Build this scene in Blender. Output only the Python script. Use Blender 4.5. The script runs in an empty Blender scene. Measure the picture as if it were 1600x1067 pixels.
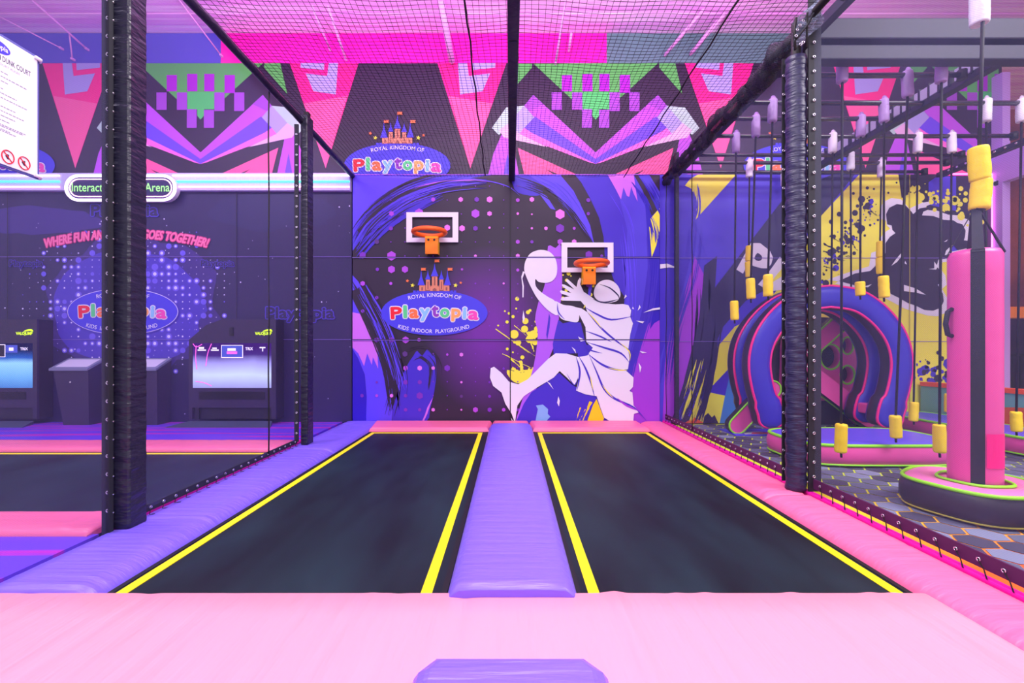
import bpy, bmesh, math, random
from mathutils import Vector, Matrix, noise
from mathutils.geometry import tessellate_polygon
random.seed(7)
R = math.radians
SC = bpy.context.scene
COL = SC.collection

# ------------------------------------------------------------------ camera
F, CX, CY, H = 711.0, 797.0, 540.0, 1.22      # focal length in pixels, vanishing point, eye height
cam = bpy.data.cameras.new('camera')
cam.sensor_width = 36.0
cam.lens = F / 1600 * 36
cam.shift_x = (800 - CX) / 1600
cam.shift_y = (CY - 533.5) / 1600
cam.clip_start = 0.05
cam.clip_end = 60
camo = bpy.data.objects.new('camera', cam)
camo.location = (0, 0, H)
camo.rotation_euler = (R(90), 0, 0)
COL.objects.link(camo)
SC.camera = camo

# ------------------------------------------------------------------ world, lights, exposure
w = bpy.data.worlds.new('world')
SC.world = w
w.use_nodes = True
w.node_tree.nodes['Background'].inputs[0].default_value = (0.95, 0.89, 1.0, 1)
w.node_tree.nodes['Background'].inputs[1].default_value = 0.62
SC.view_settings.view_transform = 'Standard'
SC.view_settings.look = 'None'
SC.view_settings.gamma = 1
SC.view_settings.use_curve_mapping = False
SC.view_settings.exposure = 0.32


def area(name, loc, size, energy, color=(1, 1, 1), rot=(0, 0, 0)):
    l = bpy.data.lights.new(name, 'AREA')
    l.shape = 'RECTANGLE'
    l.size, l.size_y = size
    l.energy = energy
    l.color = color
    o = bpy.data.objects.new(name, l)
    o.location = loc
    o.rotation_euler = rot
    COL.objects.link(o)


area('ceiling_lamp_court', (0, 2.9, 5.7), (3.0, 1.6), 230, (1.0, 0.95, 0.94))
area('ceiling_lamp_entry', (0, -0.6, 4.6), (4.0, 1.2), 120, (1.0, 0.95, 0.94), (R(28), 0, 0))
area('ceiling_lamp_arena', (-5.2, 3.4, 5.6), (3.0, 1.6), 150, (0.86, 0.78, 1.0))
area('ceiling_lamp_ninja', (5.9, 1.6, 5.7), (3.4, 1.6), 380, (1.0, 0.96, 1.0))
area('ceiling_fill_light', (0, 4.6, 4.9), (9.0, 0.4), 160, (1.0, 0.72, 0.98), (R(140), 0, 0))  # added pink fill with no fixture, brightens the ceiling and upper wall


# ------------------------------------------------------------------ materials
def lin(c):
    c = c / 255.0
    return c / 12.92 if c <= 0.04045 else ((c + 0.055) / 1.055) ** 2.4


def rgb(c):
    return (lin(c[0]), lin(c[1]), lin(c[2]), 1)


MATS = {}


def mat(name, c, rough=0.5, metal=0.0, bump=None, emit=0.0, spec=0.5, vary=None, ec=None):
    """bump=(scale, strength, (sx, sy, sz)); vary=(colour, scale, (sx, sy, sz), low, high)"""
    m = bpy.data.materials.new(name)
    m.use_nodes = True
    nt = m.node_tree
    b = nt.nodes['Principled BSDF']
    b.inputs['Base Color'].default_value = rgb(c)
    b.inputs['Roughness'].default_value = rough
    b.inputs['Metallic'].default_value = metal
    b.inputs['Specular IOR Level'].default_value = spec
    if emit:
        b.inputs['Emission Color'].default_value = rgb(ec or c)
        b.inputs['Emission Strength'].default_value = emit
    tc = None
    if bump or vary:
        tc = nt.nodes.new('ShaderNodeTexCoord')

    def tex(scale, st, detail=3):
        mp = nt.nodes.new('ShaderNodeMapping')
        mp.inputs['Scale'].default_value = st
        nt.links.new(tc.outputs['Object'], mp.inputs[0])
        n = nt.nodes.new('ShaderNodeTexNoise')
        n.inputs['Scale'].default_value = scale
        n.inputs['Detail'].default_value = detail
        nt.links.new(mp.outputs[0], n.inputs['Vector'])
        return n
    if bump:
        n = tex(bump[0], bump[2])
        bp = nt.nodes.new('ShaderNodeBump')
        bp.inputs['Strength'].default_value = bump[1]
        bp.inputs['Distance'].default_value = 0.02
        nt.links.new(n.outputs[0], bp.inputs['Height'])
        nt.links.new(bp.outputs[0], b.inputs['Normal'])
    if vary:
        n = tex(vary[1], vary[2], 5)
        cr = nt.nodes.new('ShaderNodeValToRGB')
        cr.color_ramp.elements[0].position = vary[3]
        cr.color_ramp.elements[1].position = vary[4]
        cr.color_ramp.elements[0].color = rgb(c)
        cr.color_ramp.elements[1].color = rgb(vary[0])
        nt.links.new(n.outputs[0], cr.inputs[0])
        nt.links.new(cr.outputs[0], b.inputs['Base Color'])
    MATS[name] = m
    return m


def netmat(name, c, alpha, cell=0.0, lo=0.6, axes=(1, 2)):
    """fine knitted netting: threads of colour c with open holes between them"""
    m = bpy.data.materials.new(name)
    m.use_nodes = True
    nt = m.node_tree
    nt.nodes.clear()
    out = nt.nodes.new('ShaderNodeOutputMaterial')
    mix = nt.nodes.new('ShaderNodeMixShader')
    tr = nt.nodes.new('ShaderNodeBsdfTransparent')
    df = nt.nodes.new('ShaderNodeBsdfPrincipled')
    df.inputs['Base Color'].default_value = rgb(c)
    df.inputs['Roughness'].default_value = 0.6
    nt.links.new(tr.outputs[0], mix.inputs[1])
    nt.links.new(df.outputs[0], mix.inputs[2])
    nt.links.new(mix.outputs[0], out.inputs[0])
    tc = nt.nodes.new('ShaderNodeTexCoord')
    n = nt.nodes.new('ShaderNodeTexNoise')
    n.inputs['Scale'].default_value = 1.3
    n.inputs['Detail'].default_value = 4
    nt.links.new(tc.outputs['Object'], n.inputs['Vector'])
    mr = nt.nodes.new('ShaderNodeMapRange')
    mr.inputs[1].default_value = 0.3
    mr.inputs[2].default_value = 0.75
    mr.inputs[3].default_value = alpha * lo
    mr.inputs[4].default_value = alpha * 1.3
    nt.links.new(n.outputs[0], mr.inputs[0])
    last = mr.outputs[0]
    if cell:
        sp = nt.nodes.new('ShaderNodeSeparateXYZ')
        nt.links.new(tc.outputs['Object'], sp.inputs[0])

        def M(op, a, b=None):
            q = nt.nodes.new('ShaderNodeMath')
            q.operation = op
            for i, v in enumerate((a, b)):
                if v is None:
                    continue
                if isinstance(v, (int, float)):
                    q.inputs[i].default_value = v
                else:
                    nt.links.new(v, q.inputs[i])
            return q.outputs[0]
        u, v = sp.outputs[axes[0]], sp.outputs[axes[1]]
        a = M('ABSOLUTE', M('SINE', M('MULTIPLY', M('ADD', u, v), math.pi / cell)))
        b = M('ABSOLUTE', M('SINE', M('MULTIPLY', M('SUBTRACT', u, v), math.pi / cell)))
        th = M('LESS_THAN', M('MINIMUM', a, b), 0.30)
        last = M('MULTIPLY', last, M('ADD', M('MULTIPLY', th, 0.8), 0.62))
    nt.links.new(last, mix.inputs[0])
    MATS[name] = m
    return m


WR = (9, 0.35, (1, 0.3, 0.3))
mat('pink_vinyl', (250, 116, 165), 0.4, bump=(5, 0.6, (0.5, 3.5, 1)))
mat('pink_vinyl_light', (250, 156, 178), 0.4, bump=(3.0, 0.9, (2.8, 0.35, 1)))
mat('purple_vinyl', (128, 102, 244), 0.38, bump=(5, 0.7, (0.5, 5.0, 1)))
mat('violet_vinyl', (104, 40, 235), 0.45)
mat('black_vinyl', (32, 31, 54), 0.36, bump=(7, 0.9, (1.0, 1.0, 3.2)))
mat('black_frame', (12, 11, 18), 0.6)
mat('magenta_trim', (235, 20, 170), 0.5)
mat('mat_black', (7, 14, 25), 0.55, spec=0.3, bump=(220, 0.15, (1, 1, 1)), vary=((24, 46, 56), 1.5, (1.6, 0.5, 1), 0.35, 0.72))  # lighter teal patches put the bed's sheen into the colour
mat('yellow_line', (255, 236, 0), 0.6)
mat('steel', (215, 212, 225), 0.25, metal=0.8)
mat('webbing', (30, 30, 44), 0.7)
mat('webbing_plum', (76, 28, 78), 0.6)
mat('cord', (14, 12, 20), 0.7)
mat('strand', (18, 16, 26), 0.7)
mat('white', (236, 232, 248), 0.5)
mat('white_foam', (226, 222, 240), 0.5, bump=(14, 0.5, (1, 1, 1)))
mat('lilac_foam', (172, 140, 205), 0.5, bump=(14, 0.5, (1, 1, 1)))
mat('yellow_foam', (255, 224, 20), 0.55, bump=(12, 0.4, (1, 1, 1)))
mat('orange_rim', (255, 108, 34), 0.4)
mat('orange_metal', (255, 138, 8), 0.4)
mat('yellow_metal', (255, 190, 20), 0.4)
mat('cabinet', (46, 34, 70), 0.5)
mat('cabinet_dark', (28, 22, 44), 0.55)
mat('slab_grey', (120, 124, 160), 0.4)
mat('sheet_white', (205, 200, 228), 0.5)
mat('ramp_grey', (66, 74, 108), 0.5)
mat('lime_glow', (190, 230, 0), 0.5, emit=1.2)
mat('lime', (150, 240, 20), 0.4)
mat('inf_pink', (232, 84, 168), 0.38, bump=(5, 0.3, (1, 1, 1)))
mat('inf_pink_pale', (240, 130, 190), 0.35, bump=(5, 0.3, (1, 1, 1)))
mat('inf_magenta', (250, 24, 140), 0.4)
mat('inf_blue', (52, 44, 190), 0.4, bump=(4, 0.35, (1, 1, 1)))
mat('inf_blue_top', (98, 84, 225), 0.35, bump=(4, 0.3, (1, 1, 1)))
mat('inf_black', (42, 38, 54), 0.45, bump=(6, 0.3, (1, 1, 1)))
mat('inf_deep', (60, 50, 140), 0.4)
mat('pipe_black', (28, 26, 40), 0.22, spec=0.8)
mat('beam_grey', (30, 30, 54), 0.6)
mat('lattice', (176, 180, 205), 0.5)
mat('panel_blue', (88, 92, 170), 0.5)
# printed mural colours
P = {'dark': (44, 29, 60), 'dark2': (40, 29, 60), 'plum': (84, 36, 130), 'indigo': (66, 42, 200), 'deep': (44, 14, 190), 'blue': (92, 66, 240),
     'blue2': (78, 60, 215), 'violet': (160, 56, 220), 'lilac': (176, 92, 240), 'orchid': (205, 110, 235), 'yellow': (246, 240, 72), 'gold': (246, 214, 30),
     'white': (232, 228, 248), 'sky': (130, 180, 240), 'hexa': (122, 44, 190), 'hexb': (176, 72, 220), 'hexc': (225, 120, 235), 'hexd': (90, 50, 130),
     'hot': (250, 24, 140), 'hotpale': (250, 90, 160), 'green': (88, 178, 88), 'square': (168, 20, 205), 'squarepale': (160, 70, 205), 'band1': (190, 80, 235),
     'band1p': (198, 180, 235), 'bandi': (110, 70, 240), 'bandip': (170, 160, 232), 'bandp': (250, 110, 220), 'bandpp': (232, 180, 230), 'mint': (178, 205, 205),
     'maga': (252, 20, 180), 'greyg': (96, 130, 138), 'bluebox': (88, 84, 205), 'navy': (44, 38, 92), 'logo': (70, 60, 225), 'red': (238, 24, 52),
     'lgreen': (90, 215, 140), 'lorange': (250, 120, 70), 'lsky': (140, 200, 248), 'lpurple': (140, 50, 190), 'lpeach': (250, 170, 100), 'lpink': (240, 70, 185),
     'space': (42, 32, 84), 'space2': (62, 44, 130), 'spaceb': (74, 56, 190), 'dotw': (215, 205, 255), 'dotb': (110, 92, 235), 'neonp': (255, 120, 180),
     'neonh': (215, 50, 130), 'brick': (222, 138, 110), 'brickd': (150, 84, 80), 'teal': (110, 170, 165), 'orange': (214, 96, 40), 'cyan': (60, 130, 215),
     'seam': (120, 96, 190), 'seamd': (24, 16, 40), 'orange2': (240, 90, 40), 'olive': (180, 170, 60), 'green2': (78, 200, 104)}
for k, v in P.items():
    mat('print_' + k, v, 0.5, spec=0.45, bump=(1.6, 0.22, (1.5, 1, 0.7)))


def pm(k):
    return 'print_' + k


# ------------------------------------------------------------------ mesh builder
class MB:
    def __init__(self):
        self.bm = bmesh.new()
        self.mats = []

    def mi(self, m):
        if m not in self.mats:
            self.mats.append(m)
        return self.mats.index(m)

    def face(self, pts, m):
        vs = [self.bm.verts.new(p) for p in pts]
        try:
            f = self.bm.faces.new(vs)
        except ValueError:
            return
        f.material_index = self.mi(m)
        return f

    def box(self, lo, hi, m, bev=0.0, seg=2, rot=None):
        c = [(a + b) / 2 for a, b in zip(lo, hi)]
        s = [abs(b - a) for a, b in zip(lo, hi)]
        M = Matrix.Translation(c)
        if rot is not None:
            M = M @ rot.to_4x4()
        M = M @ Matrix.Diagonal((s[0], s[1], s[2], 1))
        r = bmesh.ops.create_cube(self.bm, size=1, matrix=M)
        i = self.mi(m)
        for f in {f for v in r['verts'] for f in v.link_faces}:
            f.material_index = i
            f.smooth = bool(bev) and seg > 2
        if bev:
            es = list({e for v in r['verts'] for e in v.link_edges})
            bmesh.ops.bevel(self.bm, geom=es, offset=bev, segments=seg, affect='EDGES', profile=0.5)

    def tube(self, pts, r, m, seg=8, closed=False, rad=None, caps=True, flat=1.0):
        pts = [Vector(p) for p in pts]
        n = len(pts)
        rings = []
        up = None
        for i in range(n):
            if closed:
                t = (pts[(i + 1) % n] - pts[i - 1])
            else:
                t = pts[min(i + 1, n - 1)] - pts[max(i - 1, 0)]
            t.normalize()
            if up is None:
                up = Vector((0, 0, 1)) if abs(t.z) < 0.9 else Vector((1, 0, 0))
            a = t.cross(up)
            if a.length < 1e-5:
                a = t.cross(Vector((0.3, 1, 0.2)))
            a.normalize()
            b = a.cross(t).normalized()
            up = b
            rr = rad[i] if rad else r
            rings.append([self.bm.verts.new(pts[i] + a * (rr * math.cos(2 * math.pi * k / seg)) + b * (flat * rr * math.sin(2 * math.pi * k / seg))) for k in range(seg)])
        mi = self.mi(m)
        for i in range(n if closed else n - 1):
            A, B = rings[i], rings[(i + 1) % n]
            for k in range(seg):
                f = self.bm.faces.new((A[k], A[(k + 1) % seg], B[(k + 1) % seg], B[k]))
                f.material_index = mi
                f.smooth = True
        if caps and not closed:
            for rg in (rings[0][::-1], rings[-1]):
                f = self.bm.faces.new(rg)
                f.material_index = mi

    def lathe(self, prof, m, c=(0, 0, 0), seg=20, mats=None):
        """prof: (r, z) list from bottom to top"""
        rings = []
        for r, z in prof:
            rings.append([self.bm.verts.new((c[0] + max(r, 1e-4) * math.cos(2 * math.pi * k / seg), c[1] + max(r, 1e-4) * math.sin(2 * math.pi * k / seg), c[2] + z)) for k in range(seg)])
        for i in range(len(prof) - 1):
            mm = self.mi(mats[i] if mats else m)
            for k in range(seg):
                f = self.bm.faces.new((rings[i][k], rings[i][(k + 1) % seg], rings[i + 1][(k + 1) % seg], rings[i + 1][k]))
                f.material_index = mm
                f.smooth = True
        for rg, mm in ((rings[0][::-1], mats[0] if mats else m), (rings[-1], mats[-1] if mats else m)):
            f = self.bm.faces.new(rg)
            f.material_index = self.mi(mm)

    def prism(self, poly, axis, a, b, m, mside=None):
        """extrude a 2D polygon along an axis from a to b. axis 'y': poly is (x,z); 'x': (y,z); 'z': (x,y)"""
        def P3(p, t):
            return {'y': (p[0], t, p[1]), 'x': (t, p[0], p[1]), 'z': (p[0], p[1], t)}[axis]
        tris = tessellate_polygon([[Vector((p[0], p[1], 0)) for p in poly]])
        A = [self.bm.verts.new(P3(p, a)) for p in poly]
        B = [self.bm.verts.new(P3(p, b)) for p in poly]
        mi = self.mi(m)
        ms = self.mi(mside or m)
        for t in tris:
            for S in (A, B):
                try:
                    self.bm.faces.new([S[i] for i in t]).material_index = mi
                except ValueError:
                    pass
        n = len(poly)
        for i in range(n):
            self.bm.faces.new((A[i], A[(i + 1) % n], B[(i + 1) % n], B[i])).material_index = ms

    def sheet(self, poly, m, place):
        """a flat filled polygon (2D) placed in space"""
        tris = tessellate_polygon([[Vector((p[0], p[1], 0)) for p in poly]])
        V = [self.bm.verts.new(place(p)) for p in poly]
        mi = self.mi(m)
        for t in tris:
            try:
                self.bm.faces.new([V[i] for i in t]).material_index = mi
            except ValueError:
                pass

    def build(self, name, parent=None, merge=False, recalc=True):
        if merge:
            bmesh.ops.remove_doubles(self.bm, verts=self.bm.verts, dist=1e-5)
        if recalc:
            bmesh.ops.recalc_face_normals(self.bm, faces=self.bm.faces)
        me = bpy.data.meshes.new(name)
        self.bm.to_mesh(me)
        self.bm.free()
        for m in self.mats:
            me.materials.append(MATS[m])
        o = bpy.data.objects.new(name, me)
        COL.objects.link(o)
        if parent:
            o.parent = parent
            o.matrix_parent_inverse = parent.matrix_world.inverted() if False else Matrix.Translation(-parent.location) if parent.parent is None and parent.type == 'EMPTY' else Matrix.Identity(4)
        return o


def tag(o, label, cat=None, group=None, kind=None):
    if label:
        o['label'] = label
    if cat:
        o['category'] = cat
    if group:
        o['group'] = group
    if kind:
        o['kind'] = kind
    return o


def thing(name, loc, label, cat, group=None):
    e = bpy.data.objects.new(name, None)
    e.empty_display_size = 0.1
    e.location = loc
    COL.objects.link(e)
    return tag(e, label, cat, group)


def copy_tree(o, parent=None):
    c = o.copy()
    COL.objects.link(c)
    if parent:
        c.parent = parent
        c.matrix_parent_inverse = o.matrix_parent_inverse.copy()
    for ch in o.children:
        copy_tree(ch, c)
    return c


def cr(pts, n=4, closed=True):
    """Catmull-Rom smoothing of a 2D or 3D point list"""
    out = []
    N = len(pts)
    rng = N if closed else N - 1
    for i in range(rng):
        if closed:
            p0, p1, p2, p3 = pts[i - 1], pts[i], pts[(i + 1) % N], pts[(i + 2) % N]
        else:
            p0, p1, p2, p3 = pts[max(i - 1, 0)], pts[i], pts[i + 1], pts[min(i + 2, N - 1)]
        for k in range(n):
            t = k / n
            out.append(tuple(0.5 * ((2 * b) + (-a + c) * t + (2 * a - 5 * b + 4 * c - d) * t * t + (-a + 3 * b - 3 * c + d) * t ** 3)
                             for a, b, c, d in zip(p0, p1, p2, p3)))
    if not closed:
        out.append(tuple(pts[-1]))
    return out


# ------------------------------------------------------------------ lettering
_tx = {}


def text2d(s, offset=0.0, shear=0.0):
    """triangles of a string at size 1, and its advance width"""
    key = (s, offset, shear)
    if key in _tx:
        return _tx[key]
    cu = bpy.data.curves.new('t', 'FONT')
    cu.body = s
    cu.size = 1
    cu.offset = offset
    cu.shear = shear
    cu.resolution_u = 3
    o = bpy.data.objects.new('t', cu)
    COL.objects.link(o)
    bpy.context.view_layer.update()
    dg = bpy.context.evaluated_depsgraph_get()
    me = bpy.data.meshes.new_from_object(o.evaluated_get(dg))
    me.calc_loop_triangles()
    V = [(v.co.x, v.co.y) for v in me.vertices]
    T = [tuple(t.vertices) for t in me.loop_triangles]
    xs = [v[0] for v in V] or [0, 0.3]
    res = (V, T, min(xs), max(xs))
    bpy.data.objects.remove(o)
    bpy.data.curves.remove(cu)
    bpy.data.meshes.remove(me)
    _tx[key] = res
    return res


def put_text(mb, s, m, fn, offset=0.0, shear=0.0):
    """fn maps (x, y) at size 1 to a 3D point"""
    V, T, a, b = text2d(s, offset, shear)
    vs = [mb.bm.verts.new(fn(x, y)) for x, y in V]
    mi = mb.mi(m)
    for t in T:
        try:
            mb.bm.faces.new([vs[i] for i in t]).material_index = mi
        except ValueError:
            pass


def text_row(mb, s, m, place, x0, x1, ybase, size, arc=0.0, offset=0.0, shear=0.0, fat=0.0, rot=0.0):
    """text from x0 to x1 in a y-up plane; arc>0 bows the middle upward; fat thickens every stroke; place((x, y)) -> 3D"""
    V, T, a, b = text2d(s, offset, shear)
    sx = (x1 - x0) / (b - a)
    xm, hw = (x0 + x1) / 2, (x1 - x0) / 2
    n = 10 if fat > 0 else 1
    for k in range(n):
        dx = fat * math.cos(2 * math.pi * k / n)
        dy = fat * math.sin(2 * math.pi * k / n)

        def fn(x, y):
            X = x0 + (x - a) * sx
            u = (X - xm) / hw
            slope = -2 * arc * u / hw
            Y = y * size
            q = place((X - Y * slope + dx, ybase + Y + arc * (1 - u * u) + dy))
            return (q[0], q[1] - k * 1.2e-4, q[2])
        put_text(mb, s, m, fn, offset, shear)

# ------------------------------------------------------------------ printed walls
D = 7.11                                        # distance of the end wall; 100 px of the photograph = 1 m there
LAY = 0.0016


def W(px, py, lay=0, y=D):
    return ((px - CX) / 100.0 * (y / D), y - LAY * lay, H + (CY - py) / 100.0 * (y / D))


def crop(x0, y0, s, pts):
    return [(x0 + a / s, y0 + b / s) for a, b in pts]


def clip(poly, x0, y0, x1, y1):
    """Sutherland-Hodgman clip to a rectangle"""
    def cut(P, ins, inter):
        out = []
        for i in range(len(P)):
            a, b = P[i - 1], P[i]
            if ins(b):
                if not ins(a):
                    out.append(inter(a, b))
                out.append(b)
            elif ins(a):
                out.append(inter(a, b))
        return out
    for k, v, sgn in ((0, x0, 1), (0, x1, -1), (1, y0, 1), (1, y1, -1)):
        if len(poly) < 3:
            return []

        def ins(p, k=k, v=v, sgn=sgn):
            return (p[k] - v) * sgn >= 0

        def inter(a, b, k=k, v=v):
            t = (v - a[k]) / (b[k] - a[k])
            return tuple(a[j] + (b[j] - a[j]) * t for j in (0, 1))
        poly = cut(poly, ins, inter)
    return poly


class Mural:
    def __init__(self, x0, y0, x1, y1, y=D):
        self.r = (x0, y0, x1, y1)
        self.mb = MB()
        self.y = y

    def p(self, pts, col, lay=1, smooth=0, mb=None):
        if smooth:
            pts = cr(pts, smooth)
        pts = clip(list(pts), *self.r)
        if len(pts) > 2:
            self.k = getattr(self, 'k', 0) + 1
            l2 = lay + (self.k % 11) * .085
            (mb or self.mb).sheet(pts, pm(col), lambda q: W(q[0], q[1], l2, self.y))

    def disc(self, x, y, r, col, lay=1, n=6, mb=None, ry=None, rot=0):
        self.p([(x + r * math.sin(2 * math.pi * k / n + rot), y - (ry or r) * math.cos(2 * math.pi * k / n + rot)) for k in range(n)], col, lay, mb=mb)

    def stroke(self, a, b, w0, w1, col, lay=1, jag=0.0, n=10, bow=0.0):
        """a brush stroke with ragged edges"""
        ax, ay = a
        bx, by = b
        L = math.hypot(bx - ax, by - ay)
        nx, ny = -(by - ay) / L, (bx - ax) / L
        A, B = [], []
        for i in range(n + 1):
            t = i / n
            ww = (w0 + (w1 - w0) * t) / 2
            c = bow * 4 * t * (1 - t)
            x, y = ax + (bx - ax) * t + nx * c, ay + (by - ay) * t + ny * c
            j1, j2 = random.uniform(0, jag), random.uniform(0, jag)
            A.append((x + nx * (ww - j1), y + ny * (ww - j1)))
            B.append((x - nx * (ww - j2), y - ny * (ww - j2)))
        self.p(A + B[::-1], col, lay)

    def dry(self, pts, width, n, col, lay, seed, th=1.6, lo=0.25):
        """dry-brush streaks following a curve"""
        rr = random.Random(seed)
        path = cr(pts, 8, False)
        N = len(path)
        for _ in range(n):
            o = rr.uniform(-.5, .5) * width
            a = rr.randint(0, int(N * .6))
            b = min(N - 1, a + rr.randint(int(N * lo), int(N * .7)))
            seg = []
            for i in range(a, b + 1):
                x0, y0 = path[max(i - 1, 0)]
                x1, y1 = path[min(i + 1, N - 1)]
                L = math.hypot(x1 - x0, y1 - y0) or 1
                seg.append((path[i][0] - (y1 - y0) / L * o + rr.uniform(-.3, .3), path[i][1] + (x1 - x0) / L * o + rr.uniform(-.3, .3)))
            if len(seg) > 2:
                self.line(seg, th * rr.uniform(.5, 1.6), col, lay)

    def line(self, pts, w, col, lay=1, taper=True):
        n = len(pts)
        A, B = [], []
        for i, (x, y) in enumerate(pts):
            x0, y0 = pts[max(i - 1, 0)]
            x1, y1 = pts[min(i + 1, n - 1)]
            L = math.hypot(x1 - x0, y1 - y0) or 1
            nx, ny = -(y1 - y0) / L, (x1 - x0) / L
            ww = w / 2 * (math.sin(math.pi * min(max(i / (n - 1), 0.04), 0.96)) if taper else 1)
            A.append((x + nx * ww, y + ny * ww))
            B.append((x - nx * ww, y - ny * ww))
        self.p(A + B[::-1], col, lay)


def logo(cx, cy, parent, y=D, lay=10, name='printed_logo', glow=False, castle=True, k=1.0, cut=None):
    """oval blue playground logo with a small castle above it"""
    mb = MB()

    def Q(dx, dy, l=0):
        return W(cx + dx * k, cy + dy * k, lay + l, y)

    def sh(pts, col, l=0):
        if cut is not None:
            pts = clip(list(pts), -200, -200, 200, cut)
        mb.sheet(pts, pm(col), lambda q: Q(q[0], q[1], l))

    def ell(rx, ry, col, l, n=48):
        sh([(rx * math.cos(2 * math.pi * i / n), ry * math.sin(2 * math.pi * i / n)) for i in range(n)], col, l)
    if glow:
        ell(88, 38, 'spaceb', -3)
        ell(86.5, 36.2, 'dotw', -1)
        ell(85.5, 35.3, 'logo', 0)
    else:
        ell(83, 35, 'logo', 0)
    up = lambda q: Q(q[0], -q[1], 2)
    text_row(mb, 'ROYAL KINGDOM OF', pm('white'), up, -40, 41, 20.5, 8.6, arc=4.5, offset=0.004)
    if cut is None:
        text_row(mb, 'KIDS  INDOOR  PLAYGROUND', pm('white'), up, -57, 55, -23.5, 8.4, arc=-8, offset=0.004)
    # the name, each letter in its own colour on a white outline
    L = [('P', -68, -49, 4, 25, 'red', -3), ('l', -48.5, -41.5, 7, 26, 'lgreen', -1.5), ('a', -39.5, -23.5, 5.5, 26, 'lorange', 0), ('y', -23, -6, 7, 27, 'lsky', -1),
         ('t', -4.5, 8, 5.5, 28, 'lpurple', -1), ('o', 8.5, 24.5, 4.5, 26, 'lgreen', 0), ('p', 26, 42, 4.5, 26, 'lpeach', 1), ('i', 43.5, 50.5, 5.5, 25, 'lsky', 3), ('a', 52, 69.5, 6, 26, 'lpink', 4)]
    for fat, l, only in ((2.7, 3, 'white'), (1.15, 6, None)):
        for ch, x0, x1, yb, size, col, rot in L:
            V, T, a, b = text2d(ch, 0.0)
            sx = (x1 - x0 - 3.4) / (b - a)
            ca, sa = math.cos(R(rot)), math.sin(R(rot))
            base = {'P': -9, 'l': -7, 'a': -7, 'y': -6, 't': -5, 'o': -6, 'p': -6, 'i': -8}[ch] - (2 if ch == 'a' and x0 > 0 else 0)

            for kk in range(10):
                fx_, fy_ = fat * math.cos(kk * math.pi / 5), fat * math.sin(kk * math.pi / 5)

                def fn(x, yy, x0=x0, sx=sx, a=a, size=size, base=base, ca=ca, sa=sa, l=l):
                    X, Y = (x - a) * sx + 1.5, yy * size
                    return Q(x0 + X * ca + Y * sa + fx_, -(base + Y * ca - X * sa) - fy_, l + kk * .075)
                put_text(mb, ch, pm(only or col), fn)
    if castle:
        def tri(x, w_, y0, y1, col='blue', l=3):
            sh([(x - w_, y0), (x + w_, y0), (x + w_ * 0.25, (y0 * 0.45 + y1 * 0.55)), (x, y1), (x - w_ * 0.25, (y0 * 0.45 + y1 * 0.55))], col, l)
        sh([(-23, -34), (-23, -43), (23, -43), (23, -34)], 'brickd', 1)
        for x, w_, y0, y1 in ((-19, 4.5, -34, -44), (19, 4.5, -34, -44), (-10, 3, -36, -53), (11, 3, -36, -53), (0.5, 4.2, -40, -60)):
            sh([(x - w_, y0), (x - w_, y1), (x + w_, y1), (x + w_, y0)], 'brick', 2)
            sh([(x - w_ * .3, y0 - 1), (x - w_ * .3, y1 + 4), (x + w_ * .3, y1 + 4), (x + w_ * .3, y0 - 1)], 'brickd', 3)
        sh([(-6.5, -34), (-6.5, -41), (0.5, -43), (7.5, -41), (7.5, -34)], 'brick', 4)
        sh([(-2.5, -34), (-2.5, -37), (0.5, -39), (3.5, -37), (3.5, -34)], 'brickd', 5)
        for x, w_, y0, y1 in ((-20.5, 5.6, -43, -67), (20.5, 5.6, -43, -67), (-10, 4.2, -52, -67), (11, 4.2, -52, -67), (0.5, 6, -57, -78)):
            tri(x, w_, y0, y1, 'logo', 6)
        for x, yy in ((-20.5, -67), (0.5, -80), (21, -67)):
            sh([(x, yy + 2), (x, yy - 3), (x + 8, yy - 3), (x + 6.5, yy - 1), (x + 8, yy + 1), (x + .8, yy + 1)], 'lorange', 6)
        for x, yy, r_, col in ((-34, -43, 3.6, 'yellow'), (33, -43, 3.8, 'yellow'), (-42, -50, 3, 'lorange'), (41, -47, 2.6, 'lorange')):
            sh([(x + (r_ if i % 2 == 0 else r_ * .45) * math.sin(math.pi * i / 5 + .2), yy - (r_ if i % 2 == 0 else r_ * .45) * math.cos(math.pi * i / 5 + .2)) for i in range(10)], col, 2)
        for x in (-31, -26, 27, 32):
            sh([(x - 2, -30), (x - 2, -35), (x + 2, -35), (x + 2, -30)], 'logo', 1)
    return mb.build(name, parent, recalc=False)


# ---- backing structure behind everything printed
mb = MB()
mb.box((-11.5, D + 0.062, -0.7), (7.75, D + 0.2, 6.25), pm('dark'))
tag(mb.build('wall_back'), None, kind='structure')

# dark print that turns plum towards the middle of the panel
m = mat('print_wash', P['dark'], 0.5, spec=0.45, bump=(1.6, 0.22, (1.5, 1, 0.7)))
nt = m.node_tree
tc = nt.nodes.new('ShaderNodeTexCoord')
mp = nt.nodes.new('ShaderNodeMapping')
mp.inputs['Location'].default_value = (0.35, -7.11 * 0, -1.1)
mp.inputs['Scale'].default_value = (1.0, 0.0, 0.75)
gr = nt.nodes.new('ShaderNodeTexGradient')
gr.gradient_type = 'SPHERICAL'
rp = nt.nodes.new('ShaderNodeValToRGB')
rp.color_ramp.elements[0].color = rgb(P['dark'])
rp.color_ramp.elements[1].color = rgb((112, 34, 160))
rp.color_ramp.elements[1].position = 0.8
nt.links.new(tc.outputs['Object'], mp.inputs[0])
nt.links.new(mp.outputs[0], gr.inputs[0])
nt.links.new(gr.outputs[0], rp.inputs[0])
nt.links.new(rp.outputs[0], nt.nodes['Principled BSDF'].inputs['Base Color'])
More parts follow.
